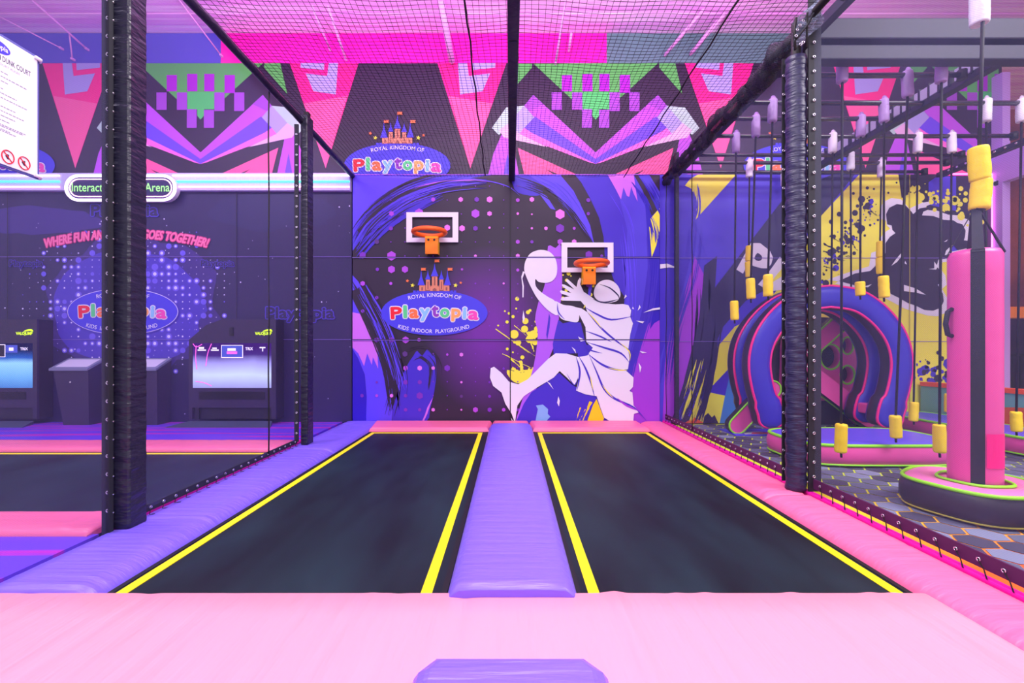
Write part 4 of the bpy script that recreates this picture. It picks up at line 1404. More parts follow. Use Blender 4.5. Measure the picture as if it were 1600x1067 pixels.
# bunched flap of net at the head of the round post
t = thing('net_flap', (2.36, 3.62, 3.55), 'crumpled grey net flap with eyelets at the head of the round post', 'net flap')
mb = MB()
netmat('net_flap_mat', (150, 158, 190), 0.75, cell=0.03)
g = []
for i in range(15):
    row = []
    for j in range(11):
        u, v = i / 14, j / 10
        x = 2.24 + 0.23 * v + 0.01 * math.sin(i * 1.3)
        z = 3.56 + 0.20 * (1 - u) * v + u * (0.22 + 0.2 * v)
        row.append(mb.bm.verts.new((x, 3.60 + 0.02 * math.sin(i * 1.1 + j * 0.8) - 0.02 * u, z)))
    g.append(row)
mi = mb.mi('net_flap_mat')
for i in range(14):
    for j in range(10):
        f = mb.bm.faces.new((g[i][j], g[i + 1][j], g[i + 1][j + 1], g[i][j + 1]))
        f.material_index = mi
        f.smooth = True
mb.build('netting', t, recalc=False)
mb = MB()
mb.tube([(2.245, 3.585, 3.55), (2.24, 3.585, 3.70), (2.25, 3.58, 3.80)], 0.010, 'black_frame', 6)
mb.tube([(2.33, 3.575, 3.56), (2.335, 3.575, 3.86)], 0.007, 'cord', 6)
mb.tube([(2.25, 3.575, 3.63), (2.33, 3.57, 3.73), (2.42, 3.57, 3.90)], 0.009, 'webbing', 6)
s = mb.build('strap', t)
for x, z in ((2.255, 3.70), (2.275, 3.735), (2.30, 3.77), (2.36, 3.78), (2.245, 3.65), (2.30, 3.60), (2.28, 3.585)):
    grommet(x, 3.57, z, 0, -1, 0, s)

mb = MB()
n = 60
for a, b_ in ((0.9, 3.82), (3.825, 4.72), (4.725, D - 0.02)):
    mb.box((-0.022, a, 3.775), (0.075, b_, 3.875), 'black_vinyl', 0.012)
tag(mb.build('ceiling_beam'), 'long black padded beam running back along the middle of the ceiling net', 'beam')

t = thing('ceiling_net', (0, 4, 3.9), 'black square mesh net stretched overhead across the whole court', 'safety net')
mb = MB()


def sagz(x, y):
    u = abs(x - 0.02)
    half = 2.40
    s = -0.035 * math.sin(math.pi * min(u / half, 1)) - 0.012 * math.sin(y * 2.1 + x)
    return 3.885 + s


def strand(pts, r):
    prev = None
    mi = mb.mi('strand')
    n_ = len(pts)
    for i, p in enumerate(pts):
        p = Vector(p)
        t_ = (Vector(pts[min(i + 1, n_ - 1)]) - Vector(pts[max(i - 1, 0)])).normalized()
        a = t_.cross(Vector((0, 0, 1))).normalized()
        ring = [mb.bm.verts.new(p + a * r * ca + Vector((0, 0, 1)) * r * sa) for ca, sa in ((1, 0), (-0.5, 0.87), (-0.5, -0.87))]
        if prev:
            for k in range(3):
                f = mb.bm.faces.new((prev[k], prev[(k + 1) % 3], ring[(k + 1) % 3], ring[k]))
                f.material_index = mi
        prev = ring


x = -2.42
k = 0
while x < 2.40:
    strand([(x + 0.05 * (yy - 4) / 3 + 0.006 * math.sin(yy * 5 + k), yy, sagz(x, yy)) for yy in [2.2 + (D - 2.22) * i / 26 for i in range(27)]], 0.0022)
    x += 0.052
    k += 1
yy = 2.2
k = 0
while yy < D - 0.02:
    strand([(xx, yy + 0.012 * math.sin(xx * 7 + k * 0.3) + 0.02 * xx, sagz(xx, yy)) for xx in [-2.44 + 4.84 * i / 30 for i in range(31)]], 0.0022)
    yy += 0.046
    k += 1
mb.build('netting', t, recalc=False)
mb = MB()
for x0_, x1_ in ((-0.33, -0.39), (1.72, 1.76)):
    mb.tube([(x0_ + (x1_ - x0_) * i / 20 + 0.008 * math.sin(i * 2), 2.3 + (D - 2.35) * i / 20, sagz(x0_, 3) - 0.012) for i in range(21)], 0.008, 'cord', 6)
mb.build('seam_rope', t)

# braces between the ceiling and the top of the banner
mat('brace_pink', (236, 165, 238), 0.4)
BR = (((487, 8), (515, 76), 0.035), ((512, 8), (540, 92), 0.04), ((689, 0), (706, 97), 0.10), ((884, 2), (868, 98), 0.035), ((893, 50), (889, 78), 0.04), ((1100, 14), (1040, 85), 0.05), ((1133, 20), (1080, 83), 0.06),
      ((-12, 20), (95, 75), 0.02), ((50, 0), (135, 76), 0.03), ((108, 50), (113, 92), 0.02), ((280, 0), (345, 86), 0.02))
LB = ('slim pink ceiling brace, left one of the pair above the left pennant', 'slim pink ceiling brace, right one of the pair, ending in a bracket', 'broad pink ceiling brace above the second pennant', 'slim pale brace just right of the black ceiling beam',
      'short pale brace stub beside the black ceiling beam', 'thin pink brace, left one of the pair over the grey green strip', 'thicker pink brace, right one of the pair over the grey green strip', 'thin pale brace above the sign on the far left', 'thicker pale brace at top left beside the near post',
      'short thin brace hanging above the left pennant at the far left', 'thin pale brace above the net between the two black posts')
for (a, b_, w_), lb in zip(BR, LB):
    za = W(0, 60)[2]
    d0 = F * (zc - 0.03 - H) / (CY - a[1])
    d0 = min(d0, D - 0.25)
    A = (gx(a[0], d0), d0, H + (CY - a[1]) * d0 / F)
    B_ = W(b_[0], b_[1], 0, D - 0.05)
    mb = MB()
    mb.tube([A, tuple((p + q) / 2 for p, q in zip(A, B_)), B_], w_ / 2, 'brace_pink', 8)
    mb.box((B_[0] - 0.014, B_[1] - 0.02, B_[2] - 0.014), (B_[0] + 0.014, B_[1] + 0.04, B_[2] + 0.014), 'brace_pink')
    tag(mb.build('ceiling_brace'), lb, 'brace')

# ------------------------------------------------------------------ arena on the left
mat('neon_white', (235, 215, 255), 0.5, emit=2.6)
mat('neon_green', (60, 235, 190), 0.5, emit=2.2)
mat('neon_pink', (255, 190, 225), 0.5, emit=2.2)
mat('neon_hot', (255, 110, 215), 0.5, emit=3.0)
mat('neon_violet', (120, 60, 255), 0.5, emit=3.0)
mat('cornice_white', (196, 186, 235), 0.45, bump=(4, 0.5, (6, 1, 1)))
t = thing('light_cornice', (-6.5, D, 3.62), 'long white light cornice with neon lines below the banner on the left', 'light cornice')
mb = MB()
a, b = W(-330, 300), W(549, 272.5)
mb.box((a[0], D - 0.07, a[2]), (b[0], D + 0.03, b[2]), 'cornice_white', 0.01)
mb.build('fascia', t)
for yy, m_, lb in ((277.5, 'neon_white', 'white neon line'), (286.5, 'neon_green', 'green neon line'), (295, 'neon_pink', 'pale pink neon line')):
    for x0, x1 in ((-330, 101), (276, 549)):
        mb = MB()
        p, q = W(x0, yy), W(x1, yy)
        mb.tube([(p[0], D - 0.085, p[2]), (q[0], D - 0.085, q[2])], 0.013, m_, 8)
        o = mb.build('neon_tube', t)
        o['label'] = lb

t = thing('neon_sign', (W(188, 0)[0], D - 0.1, 3.5), 'lozenge shaped neon sign reading Interactive Arena', 'sign')


def stadium(x0, x1, y0, y1, y, n=10):
    r_ = (y1 - y0) / 2
    pts = []
    for c, s in ((x1 - r_, 1), (x0 + r_, -1)):
        for i in range(n + 1):
            a_ = math.pi * i / n
            pts.append((c + s * r_ * math.sin(a_), (y0 + y1) / 2 - s * r_ * math.cos(a_)))
    return [W(px, py, 0, y) for px, py in pts]


S1 = stadium(101, 276, 273, 314, D - 0.14)
mb = MB()
mb.prism([(p[0], p[2]) for p in S1], 'y', D - 0.14, D - 0.06, pm('navy'), 'sheet_white')
mb.build('sign_board', t)
mb = MB()
S2 = stadium(103.5, 273.5, 274.5, 312.5, D - 0.15)
mb.tube(S2, 0.022, 'neon_white', 8, closed=True)
mb.build('neon_tube', t)
mb = MB()
mb.tube(stadium(109, 268, 280, 307, D - 0.148), 0.008, 'neon_pink', 6, closed=True)
mb.build('inner_tube', t)
mb = MB()
mat('neon_letter', (150, 235, 130), 0.5, emit=0.7)
text_row(mb, 'Interactive           Arena', 'neon_letter', lambda q: W(q[0], -q[1], 0, D - 0.152), 112, 265, -299, 19, 0, 0.01)
o = mb.build('lettering', t, recalc=False)
o['label'] = 'green letters Interactive Arena'


def emis(name, stops, axis, lo, hi, strength, warp=0.0):
    """a lit display whose picture runs through colour stops along an axis"""
    m = bpy.data.materials.new(name)
    m.use_nodes = True
    nt = m.node_tree
    nt.nodes.clear()
    out = nt.nodes.new('ShaderNodeOutputMaterial')
    em = nt.nodes.new('ShaderNodeEmission')
    em.inputs[1].default_value = strength
    tc = nt.nodes.new('ShaderNodeTexCoord')
    sp = nt.nodes.new('ShaderNodeSeparateXYZ')
    nt.links.new(tc.outputs['Object'], sp.inputs[0])
    mr = nt.nodes.new('ShaderNodeMapRange')
    mr.inputs[1].default_value, mr.inputs[2].default_value = lo, hi
    nt.links.new(sp.outputs[axis], mr.inputs[0])
    n = nt.nodes.new('ShaderNodeTexNoise')
    n.inputs['Scale'].default_value = 2.5
    nt.links.new(tc.outputs['Object'], n.inputs['Vector'])
    ad = nt.nodes.new('ShaderNodeMath')
    ad.operation = 'MULTIPLY_ADD'
    nt.links.new(n.outputs[0], ad.inputs[0])
    ad.inputs[1].default_value = warp
    nt.links.new(mr.outputs[0], ad.inputs[2])
    rp = nt.nodes.new('ShaderNodeValToRGB')
    els = rp.color_ramp.elements
    els[0].position, els[0].color = stops[0][0], rgb(stops[0][1])
    els[1].position, els[1].color = stops[-1][0], rgb(stops[-1][1])
    for p_, c_ in stops[1:-1]:
        e_ = els.new(p_)
        e_.color = rgb(c_)
    nt.links.new(ad.outputs[0], rp.inputs[0])
    nt.links.new(rp.outputs[0], em.inputs[0])
    nt.links.new(em.outputs[0], out.inputs[0])
    MATS[name] = m


def zpx(py, d):
    return H + (CY - py) * d / F


emis('screen_pale', [(0.0, (150, 140, 225)), (0.35, (205, 215, 255)), (0.62, (170, 160, 250)), (0.80, (70, 40, 130)), (0.95, (60, 22, 110))], 2, zpx(606, 6.9), zpx(536, 6.9), 1.0, 0.12)
emis('screen_blue', [(0.0, (60, 110, 200)), (0.3, (110, 170, 240)), (0.6, (150, 205, 255)), (0.72, (40, 90, 190)), (0.9, (22, 24, 70))], 2, zpx(606, 6.9), zpx(536, 6.9), 1.0, 0.1)
mat('screen_white', (225, 215, 250), 0.5, emit=0.8)
mat('screen_pink', (240, 90, 200), 0.5, emit=0.9)
mat('screen_tile', (56, 70, 170), 0.5, emit=0.7)


def cabinet(dx, screen, label, first):
    d = 6.86
    ox = gx(dx, d) - gx(0, d)
    X = lambda px: gx(px, d) + ox
    Z = lambda py: zpx(py, d)
    t = thing('game_cabinet', (X(365), d, 0.03), label, 'game cabinet', 'arena game cabinets')
    prof = [(X(295), Z(655)), (X(431), Z(655)), (X(431), Z(499)), (X(346), Z(499)), (X(322), Z(508)), (X(295), Z(531))]
    # frame of the cabinet around the screen and lower opening, built from plates
    mb = MB()
    mb.prism(prof, 'y', d + 0.03, D - 0.01, 'cabinet_dark', 'cabinet_dark')
    fr = lambda a, b, c, e: mb.box((X(a), d, Z(c)), (X(b), d + 0.03, Z(e)), 'cabinet')
    mb.prism([(X(295), Z(536)), (X(431), Z(536)), (X(431), Z(499)), (X(346), Z(499)), (X(322), Z(508)), (X(295), Z(531))], 'y', d, d + 0.03, 'cabinet')
    fr(295, 300.5, 655, 536)
    fr(424, 431, 655, 536)
    fr(300.5, 424, 637, 606)
    mb.box((X(305), d - 0.004, Z(656)), (X(311), d + 0.03, Z(637)), 'cabinet_dark')
    mb.build('body', t)
    mb = MB()
    mb.box((X(300.5), d + 0.012, Z(606)), (X(424), d + 0.02, Z(536)), screen)
    s = mb.build('screen', t)
    s['label'] = 'lit display'
    mb = MB()
    yf = d + 0.0095
    def tile(a, b, c, e, m_, dy=0.0):
        mb.box((X(a), yf - dy, Z(e)), (X(b), yf + 0.003 - dy, Z(c)), m_)
    if first:
        tile(345, 379, 539, 559, 'screen_white')
        tile(346, 378, 540, 558, 'screen_tile', 0.002)
        text_row(mb, 'TRIX', 'screen_white', lambda q: (X(q[0]), yf - 0.004, Z(-q[1])), 383, 395, -547, 6.5, 0, 0.02)
        for a, b, c, e in ((355, 368, 544, 548), (354, 370, 549, 553)):
            mb.box((X(a), yf - 0.004, Z(e)), (X(b), yf, Z(c)), 'screen_pink' if c > 546 else 'screen_white')
        for a, b, c, e in ((310, 318, 542, 545), (308, 321, 546, 548), (331, 338, 543, 545), (329, 341, 546, 548), (405, 414, 542, 544), (409, 410.5, 544, 549)):
            tile(a, b, c, e, 'screen_white')
        for q in ([(301, 537), (306, 542), (315, 538)], [(306, 540), (305, 558), (307, 577)], [(330, 537), (324, 552), (321, 572)], [(305, 596), (318, 598), (330, 603)]):
            mb.tube([(X(a), yf, Z(b)) for a, b in cr(q, 4, False)], 0.006, 'screen_pink', 5)
    else:
        tile(352, 380, 538, 558, 'screen_white')
        tile(353, 379, 539, 557, 'cabinet_dark', 0.002)
        tile(381, 399, 539, 551, 'screen_tile')
        tile(386, 393, 543, 548, 'screen_white', 0.002)
        text_row(mb, 'TRIX', 'screen_white', lambda q: (X(q[0]), yf - 0.004, Z(-q[1])), 404, 416, -547, 6.0, 0, 0.02)
    mb.build('menu_tiles', s)
    mb = MB()
    text_row(mb, 'VALOJUMP', 'lime_glow', lambda q: (X(q[0]), d - 0.012, Z(-q[1])), 399, 425, -523, 6.2, 0, 0.03)
    mb.sheet([(X(a), Z(b)) for a, b in cr([(411, 518), (416, 515), (424, 514.5), (426, 518), (421, 517), (415, 517.5)], 3)], 'lime_glow', lambda q: (q[0], d - 0.012, q[1]))
    o = mb.build('maker_sign', t, recalc=False)
    o['label'] = 'glowing lime lettering VALOJUMP'
    mb = MB()
    mb.box((X(359), d - 0.01, Z(525)), (X(365), d + 0.01, Z(511.5)), 'black_frame')
    mb.box((X(360.5), d - 0.013, Z(522)), (X(363.5), d, Z(514)), 'cabinet_dark')
    mb.build('sensor', t)
    mb = MB()
    mb.box((X(311), d - 0.006, Z(624)), (X(414), d + 0.01, Z(612.5)), 'cabinet_dark')
    for i in range(12):
        mb.box((X(312), d - 0.009, Z(623.5 - i)), (X(413), d - 0.005, Z(623.1 - i)), 'black_frame')
    mb.build('speaker_grille', t)
    mb = MB()
    y0 = 6.60
    z0, z1 = 0.035, 0.085
    pl_ = [(X(296) - 0.0, d, z1), (X(425), d, z1), (X(424) + 0.12, y0, z0), (X(282) - 0.04, y0, z0)]
    top = [mb.bm.verts.new(p) for p in pl_]
    bot = [mb.bm.verts.new((p[0], p[1], 0.03)) for p in pl_]
    mi = mb.mi('ramp_grey')
    mb.bm.faces.new(top).material_index = mi
    mb.bm.faces.new(bot[::-1]).material_index = mi
    for i in range(4):
        mb.bm.faces.new((top[i], bot[i], bot[(i + 1) % 4], top[(i + 1) % 4])).material_index = mi
    mb.build('base_ramp', t)


cabinet(0, 'screen_pale', 'dark game cabinet with a pale lilac screen, beside the far square post', True)
cabinet(-373, 'screen_blue', 'dark game cabinet with a blue screen, cut by the left edge of the picture', False)


def pedestal(ox, label):
    t = thing('control_pedestal', (-6.6 + ox, 6.9, 0.03), label, 'pedestal', 'arena control pedestals')
    d = 6.80
    X = lambda px: gx(px, d) + ox
    mb = MB()
    zt = zpx(579, d)
    lo = [(X(97), d + 0.02), (X(137), d + 0.02), (X(137), D - 0.04), (X(97), D - 0.04)]
    hi = [(X(83), d), (X(138), d), (X(138), D - 0.02), (X(83), D - 0.02)]
    A = [mb.bm.verts.new((p[0], p[1], 0.03)) for p in lo]
    B = [mb.bm.verts.new((p[0], p[1], zt + (0 if i < 2 else 0.14))) for i, p in enumerate(hi)]
    mi = mb.mi('cabinet')
    for i in range(4):
        mb.bm.faces.new((A[i], A[(i + 1) % 4], B[(i + 1) % 4], B[i])).material_index = mi
    mb.bm.faces.new(B).material_index = mi
    mb.bm.faces.new(A[::-1]).material_index = mi
    mb.build('body', t)

    def slab(e, z_, th, m_, name, par):
        mb = MB()
        T = [(X(78) + e, d - 0.02 + e, zt + z_ + e * .45), (X(138.5) - e, d - 0.02 + e, zt + z_ + e * .45), (X(138.5) - e, D - 0.015 - e, zt + 0.15 + z_ - e * .45), (X(78) + e, D - 0.015 - e, zt + 0.15 + z_ - e * .45)]
        a_ = [mb.bm.verts.new(p) for p in T]
        b_ = [mb.bm.verts.new((p[0], p[1], p[2] - th)) for p in T]
        k_ = mb.mi(m_)
        mb.bm.faces.new(a_).material_index = k_
        mb.bm.faces.new(b_[::-1]).material_index = k_
        for i in range(4):
            mb.bm.faces.new((a_[i], b_[i], b_[(i + 1) % 4], a_[(i + 1) % 4])).material_index = k_
        return mb.build(name, par)
    s = slab(0, 0.03, 0.03, 'slab_grey', 'console_top', t)
    slab(0.05, 0.034, 0.003, 'sheet_white', 'instruction_sheet', s)
    mb = MB()
    mb.tube([(X(110), d - 0.006, zpx(597, d)), (X(110), d + 0.01, zpx(597, d))], 0.012, 'steel', 8)
    mb.build('lock', t)


pedestal(0, 'slanted top pedestal left of the near black post, in the dark arena')
pedestal(gx(107, 6.8) - gx(0, 6.8), 'slanted top pedestal just right of the near black post, in the dark arena')

# arena trampoline and its pads
t = trampoline(-11.2, -2.66, 3.05, 5.26, -11.0, -2.67, 'large arena trampoline with a yellow line, behind the left side net')
mattress('safety_pad', -11.2, 5.19, -2.66, 5.64, 'pink_vinyl', 0.06, 0.055, 'pink pad along the far edge of the arena trampoline', crease='x', slope=(0.06, 0.02), n=(10, 90))
mattress('safety_pad', -11.2, 2.86, -2.66, 3.24, 'pink_vinyl', 0.06, 0.055, 'pink pad along the near edge of the arena trampoline', crease='x', slope=(0.05, 0.05), n=(10, 90))

# sign with the court rules, tied inside the left net
t = thing('rules_sign', (-2.44, 2.1, 2.08), 'white framed rules sign with two red prohibition circles at the left edge', 'sign')
mb = MB()
XS = -2.44
mb.box((XS - 0.012, 2.085, 2.08), (XS, 2.36, 2.715), 'panel_blue', 0.004)
mb.build('frame', t)
mb = MB()
mb.box((XS, 2.095, 2.092), (XS + 0.004, 2.345, 2.70), 'white')
pn = mb.build('sign_panel', t)
mb = MB()
mat('ink', (60, 56, 84), 0.6)
mat('ink_pale', (150, 146, 172), 0.6)
PS = lambda l: (lambda q: (XS + 0.0045 + l * 0.0006, q[0], q[1]))
text_row(mb, 'SLAM DUNK COURT', 'ink', PS(0), 2.13, 2.312, 2.585, 0.036, 0, 0.012)
mb.build('title_text', pn, recalc=False)
mb = MB()
text_row(mb, 'COURT RULES', 'ink_pale', PS(0), 2.16, 2.26, 2.562, 0.016)
mb.build('subtitle_text', pn, recalc=False)
rr = random.Random(4)
for z, n_ in ((2.53, 3), (2.45, 3), (2.365, 6), (2.27, 2)):
    mb = MB()
    for i in range(n_):
        zz = z - i * 0.022
        y1 = rr.uniform(2.18, 2.32)
        yy = 2.13
        while yy < y1 - 0.004:
            w_ = rr.uniform(0.006, 0.016)
            mb.box((XS + 0.004, yy, zz), (XS + 0.0048, min(yy + w_, y1), zz + 0.0045), 'ink_pale')
            yy += w_ + 0.004
    mb.build('rules_text', pn, recalc=False)
mb = MB()
for yc, zc_ in ((2.206, 2.135), (2.280, 2.134)):
    mb.tube([(XS + 0.006, yc + 0.027 * math.cos(k * math.pi / 14), zc_ + 0.031 * math.sin(k * math.pi / 14)) for k in range(28)], 0.0024, pm('red'), 6, closed=True)
    mb.tube([(XS + 0.006, yc - 0.019, zc_ + 0.022), (XS + 0.006, yc + 0.019, zc_ - 0.022)], 0.0022, pm('red'), 6)
    mb.sheet([(yc + 0.009 * math.cos(k) * (1.3 if k % 2 else .6), zc_ + 0.014 * math.sin(k)) for k in range(6)], 'ink', PS(1))
mb.build('prohibition_symbols', pn, recalc=False)
for z in (2.70, 2.095):
    mb = MB()
    mb.tube([(XS + 0.006, 2.33, z), (XS + 0.012, 2.352, z - 0.004), (XS - 0.01, 2.368, z - 0.006)], 0.009, 'white', 8)
    mb.build('clamp', t)
mb = MB()
S_ = lambda q: (XS + 0.0048, q[0], q[1])
mb.sheet([(2.158 + 0.06 * math.cos(k * math.pi / 12), 2.645 + 0.03 * math.sin(k * math.pi / 12)) for k in range(24)], pm('logo'), S_)
text_row(mb, 'Playtopia', pm('white'), PS(2), 2.107, 2.207, 2.637, 0.034, 0, 0.02)
mb.build('printed_logo', pn, recalc=False)

# ------------------------------------------------------------------ ninja course on the right
ZR = 3.88
rows = {'A': 3.42, 'B': 4.23, 'C': 4.47, 'D': 4.98, 'E': 5.33, 'F': 5.77, 'G': 6.34, 'H': 6.61, 'I': 6.96}
XEND = {'A': 7.0, 'B': 7.0, 'C': 4.45, 'D': 7.0, 'E': 4.45, 'F': 6.4, 'G': 6.3, 'H': 6.35, 'I': 6.35}
LBR = {'A': 'black overhead pipe nearest the camera, above the punch bag', 'B': 'black overhead pipe behind the big grey beams', 'C': 'highest fully seen black pipe, level with the pennant tops', 'D': 'black pipe carrying four foam sleeves, second below the grey beams',
       'E': 'short black pipe ending at the pale lattice beam', 'F': 'black pipe with white sleeves, fourth row from the end wall', 'G': 'black overhead pipe in the third row from the back', 'H': 'black overhead pipe second from the end wall', 'I': 'black overhead pipe closest to the end wall, along the top of the yellow mural'}
for k_, yy in rows.items():
    mb = MB()
    mb.tube([(2.52, yy, ZR), ((2.52 + XEND[k_]) / 2, yy, ZR - 0.008), (XEND[k_], yy, ZR)], 0.026, 'pipe_black', 10)
    for xx in (2.53, XEND[k_] - 0.01):
        mb.tube([(xx, yy, ZR + 0.045), (xx, yy, ZR - 0.045)], 0.04, 'black_frame', 8)
    tag(mb.build('overhead_pipe'), LBR[k_], 'pipe', 'overhead pipes')


def rail_beam(x, y0, y1, z, label, lattice):
    t = thing('rig_beam', (x, y0, z), label, 'beam')
    mb = MB()
    mb.box((x - 0.05, y0, z - 0.07), (x + 0.05, y1, z), 'beam_grey', 0.006)
    mb.build('beam_profile', t)
    if lattice:
        mb = MB()
        yy = y0
        while yy < y1 - 0.45:
            mb.box((x - 0.052, yy + 0.03, z), (x - 0.03, yy + 0.42, z + 0.12), 'lattice', 0.004)
            yy += 0.46
        mb.build('lattice_panel', t)
        mb = MB()
        yy = y0
        while yy < y1:
            mb.box((x - 0.06, yy, z - 0.02), (x + 0.03, yy + 0.02, z + 0.14), 'beam_grey')
            yy += 0.115 if lattice else 1
        mb.build('lattice_bar', t)
    else:
        mb = MB()
        yy = y0 + 0.1
        while yy < y1:
            mb.tube([(x - 0.065, yy, z - 0.035), (x - 0.05, yy, z - 0.035)], 0.014, 'steel', 8)
            yy += 0.13
        mb.build('bolt', t)


rail_beam(4.56, 4.20, 7.05, 3.90, 'pale lattice beam crossing the hanging foam rig at a slant', True)
rail_beam(6.62, 3.2, 7.02, 3.88, 'dark bolted beam at the far right end of the overhead pipes', False)
for y0, x1, z0, z1, lb in ((4.05, 9.5, 3.955, 4.14, 'upper of two wide grey beams at the top right'), (4.05, 9.5, 3.77, 3.90, 'lower of two wide grey beams at the top right')):
    mb = MB()
    mb.box((2.62, y0, z0), (x1, y0 + 0.12, z1), 'beam_grey', 0.01)
    tag(mb.build('rig_crossbeam'), lb, 'beam')
# rig support columns, behind posts
mb = MB()
mb.box((2.545, 7.0, 0.0), (2.60, 7.06, 4.2), 'beam_grey')
mb.box((2.55, 3.3, 3.84), (2.62, 7.06, 3.92), 'beam_grey')
tag(mb.build('rig_side_frame'), 'dark steel side frame carrying the overhead pipes next to the right net', 'frame')


def foam_roll(mb, x, y, z0, z1, r_, m, seed, lean=0.0):
    rr = random.Random(seed)
    n_ = 16
    pts, rad = [], []
    for i in range(n_ + 1):
        t_ = 0.5 - 0.5 * math.cos(math.pi * i / n_)
        e_ = 1 - 0.22 * (abs(t_ - 0.5) * 2) ** 24
        pts.append((x + lean * (t_ - .5), y, z0 + (z1 - z0) * t_))
        rad.append(r_ * e_ * (1 + rr.uniform(-.03, .03)))
    mb.tube(pts, r_, m, 14, rad=rad)


def grip(row, sx, sy0, sy1, color, fx, fy0, fy1, label, two=False, w=1.0, bare=False):
    """sleeve wrapped on the pipe, rope, foam grip at the end; pixel columns read off the picture, depth given by the pipe"""
    d = rows[row]
    x = gx(sx, d)
    ztop = ZR + 0.03
    sl = 0.235
    t = thing('hanging_grip', (x, d, ZR), label, 'hanging grip', 'foam grips hanging from the overhead pipes')
    mb = MB()
    foam_roll(mb, x, d - 0.0, ZR - sl + 0.02, ZR + 0.035, 0.048, color, int(sx), 0.01 * math.sin(sx))
    mb.tube([(x, d - 0.02, ZR - 0.05), (x + 0.01, d, ZR + 0.05), (x, d + 0.02, ZR - 0.05)], 0.03, color, 10)
    o = mb.build('sleeve', t)
    o['label'] = 'white foam sleeve' if color == 'white_foam' else 'lilac foam sleeve'
    fxx = gx(fx, d)
    z0, z1 = zpx(fy1, d), zpx(fy0, d)
    if bare:
        z0 = z1 - 0.03
    mb = MB()
    mb.tube([(x, d, ZR - sl + 0.04), (x + (fxx - x) * .4, d, z1 + (ZR - z1) * .5), (fxx, d, z1 - 0.02)], 0.011, 'cord', 6)
    mb.build('rope', t)
    if bare:
        return t
    mb = MB()
    if two:
        zm = (z0 + z1) / 2
        foam_roll(mb, fxx, d, zm + 0.004, z1, 0.046 * w, 'yellow_foam', int(fx), 0.01)
        foam_roll(mb, fxx - 0.006, d, z0, zm - 0.002, 0.044 * w, 'yellow_foam', int(fx) + 1, -0.01)
    else:
        foam_roll(mb, fxx, d, z0, z1, 0.05 * w, 'yellow_foam', int(fx), 0.012 * math.sin(fx))
    o = mb.build('foam_grip', t)
    o['label'] = 'yellow foam grip'
    mb = MB()
    mb.tube([(fxx, d, z0 + 0.01), (fxx + 0.004, d, z0 - 0.045)], 0.010, 'cord', 6)
    mb.build('knot', t)
    return t


LI, WH = 'lilac_foam', 'white_foam'
grip('D', 1207, 155, 195, LI, 1200, 429, 463, 'hanging grip with yellow foam directly left of the round post, at the arch top')
grip('E', 1181, 180, 219, LI, 1173, 435, 467, 'hanging grip with lilac sleeve, second lowest yellow foam left of the round post')
grip('F', 1150, 210, 244, LI, 1147.5, 470, 500, 'leftmost hanging grip, its yellow foam just touching the left side of the arches')
grip('H', 1171, 251, 281, WH, 1170, 384, 433, 'hanging grip with a double yellow foam beside the printed letter P', True)
grip('I', 1225, 271, 296, WH, 1238, 440, 470, 'hanging grip with a white sleeve touching the left side of the round post')
grip('B', 1316, 93, 128, LI, 1314, 662, 707, 'hanging grip with yellow foam right of the round post, in front of the platform')
grip('F', 1301, 211, 246, WH, 1299, 442, 450, 'white foam sleeve with a bare rope just right of the round post', bare=True)
grip('G', 1329, 236, 268, WH, 1330, 453, 481, 'hanging grip with white sleeve above the red pennant tip, its foam behind the arch')
grip('E', 1345, 182, 220, LI, 1344, 440, 462, 'hanging grip with lilac sleeve, yellow foam peeping over the top of the arch')
grip('D', 1381, 157, 198, LI, 1381, 431, 465, 'hanging grip with single yellow foam at the right shoulder of the arch')
grip('H', 1377, 254, 285, WH, 1375, 377, 428, 'hanging grip with a double yellow foam in front of the dark printed figure', True)
grip('C', 1418, 116, 164, LI, 1399.5, 649, 684, 'hanging grip on a slanting rope, yellow foam at the foot of the arch')
grip('B', 1471, 93, 130, LI, 1468, 663, 707, 'hanging grip whose yellow foam hangs lowest beside the pink punch bag')
grip('F', 1434, 210, 248, WH, 1427.6, 628, 658, 'hanging grip with yellow foam in front of the teal wall')
grip('F', 1487, 213, 248, WH, 1483, 615, 644, 'hanging grip with yellow foam partly hidden by the left side of the punch bag')
grip('D', 1541, 158, 203, WH, 1540, 560, 600, 'hanging grip with white sleeve above the punch bag, foam hidden behind the bag')
grip('D', 1596, 160, 203, WH, 1588, 643, 674, 'rightmost hanging grip, yellow foam right of the punch bag')

# punch bag
BX, BY = 3.40, 3.33
t = thing('punch_bag', (BX, BY, 0.16), 'tall pink inflatable punch bag with a black stripe hanging over a ring base', 'punch bag')
rb = 0.148
mb = MB()
z0, z1 = 0.17, 1.915
seg = 28
prof = [(0.02, z0), (rb * 0.9, z0), (rb, z0 + 0.03)] + [(rb * (1 + 0.006 * math.sin(i * 1.7)), z0 + 0.03 + (z1 - z0 - 0.07) * i / 12) for i in range(1, 12)] + [(rb, z1 - 0.04), (rb * 0.9, z1 - 0.006), (rb * 0.6, z1 + 0.006), (0.02, z1)]
mb.lathe(prof, 'inf_pink', (BX, BY, 0), seg)
bag = mb.build('bag_body', t)
ang = math.atan2(-BY, -BX) + 0.16       # stripe faces the camera side
def arc_strip(mb, cx_, cy_, r_, a0, a1, z0_, z1_, m_, n_=6):
    V = [[mb.bm.verts.new((cx_ + r_ * math.cos(a0 + (a1 - a0) * i / n_), cy_ + r_ * math.sin(a0 + (a1 - a0) * i / n_), z)) for z in (z0_, z1_)] for i in range(n_ + 1)]
    mi = mb.mi(m_)
    for i in range(n_):
        mb.bm.faces.new((V[i][0], V[i + 1][0], V[i + 1][1], V[i][1])).material_index = mi
mb = MB()
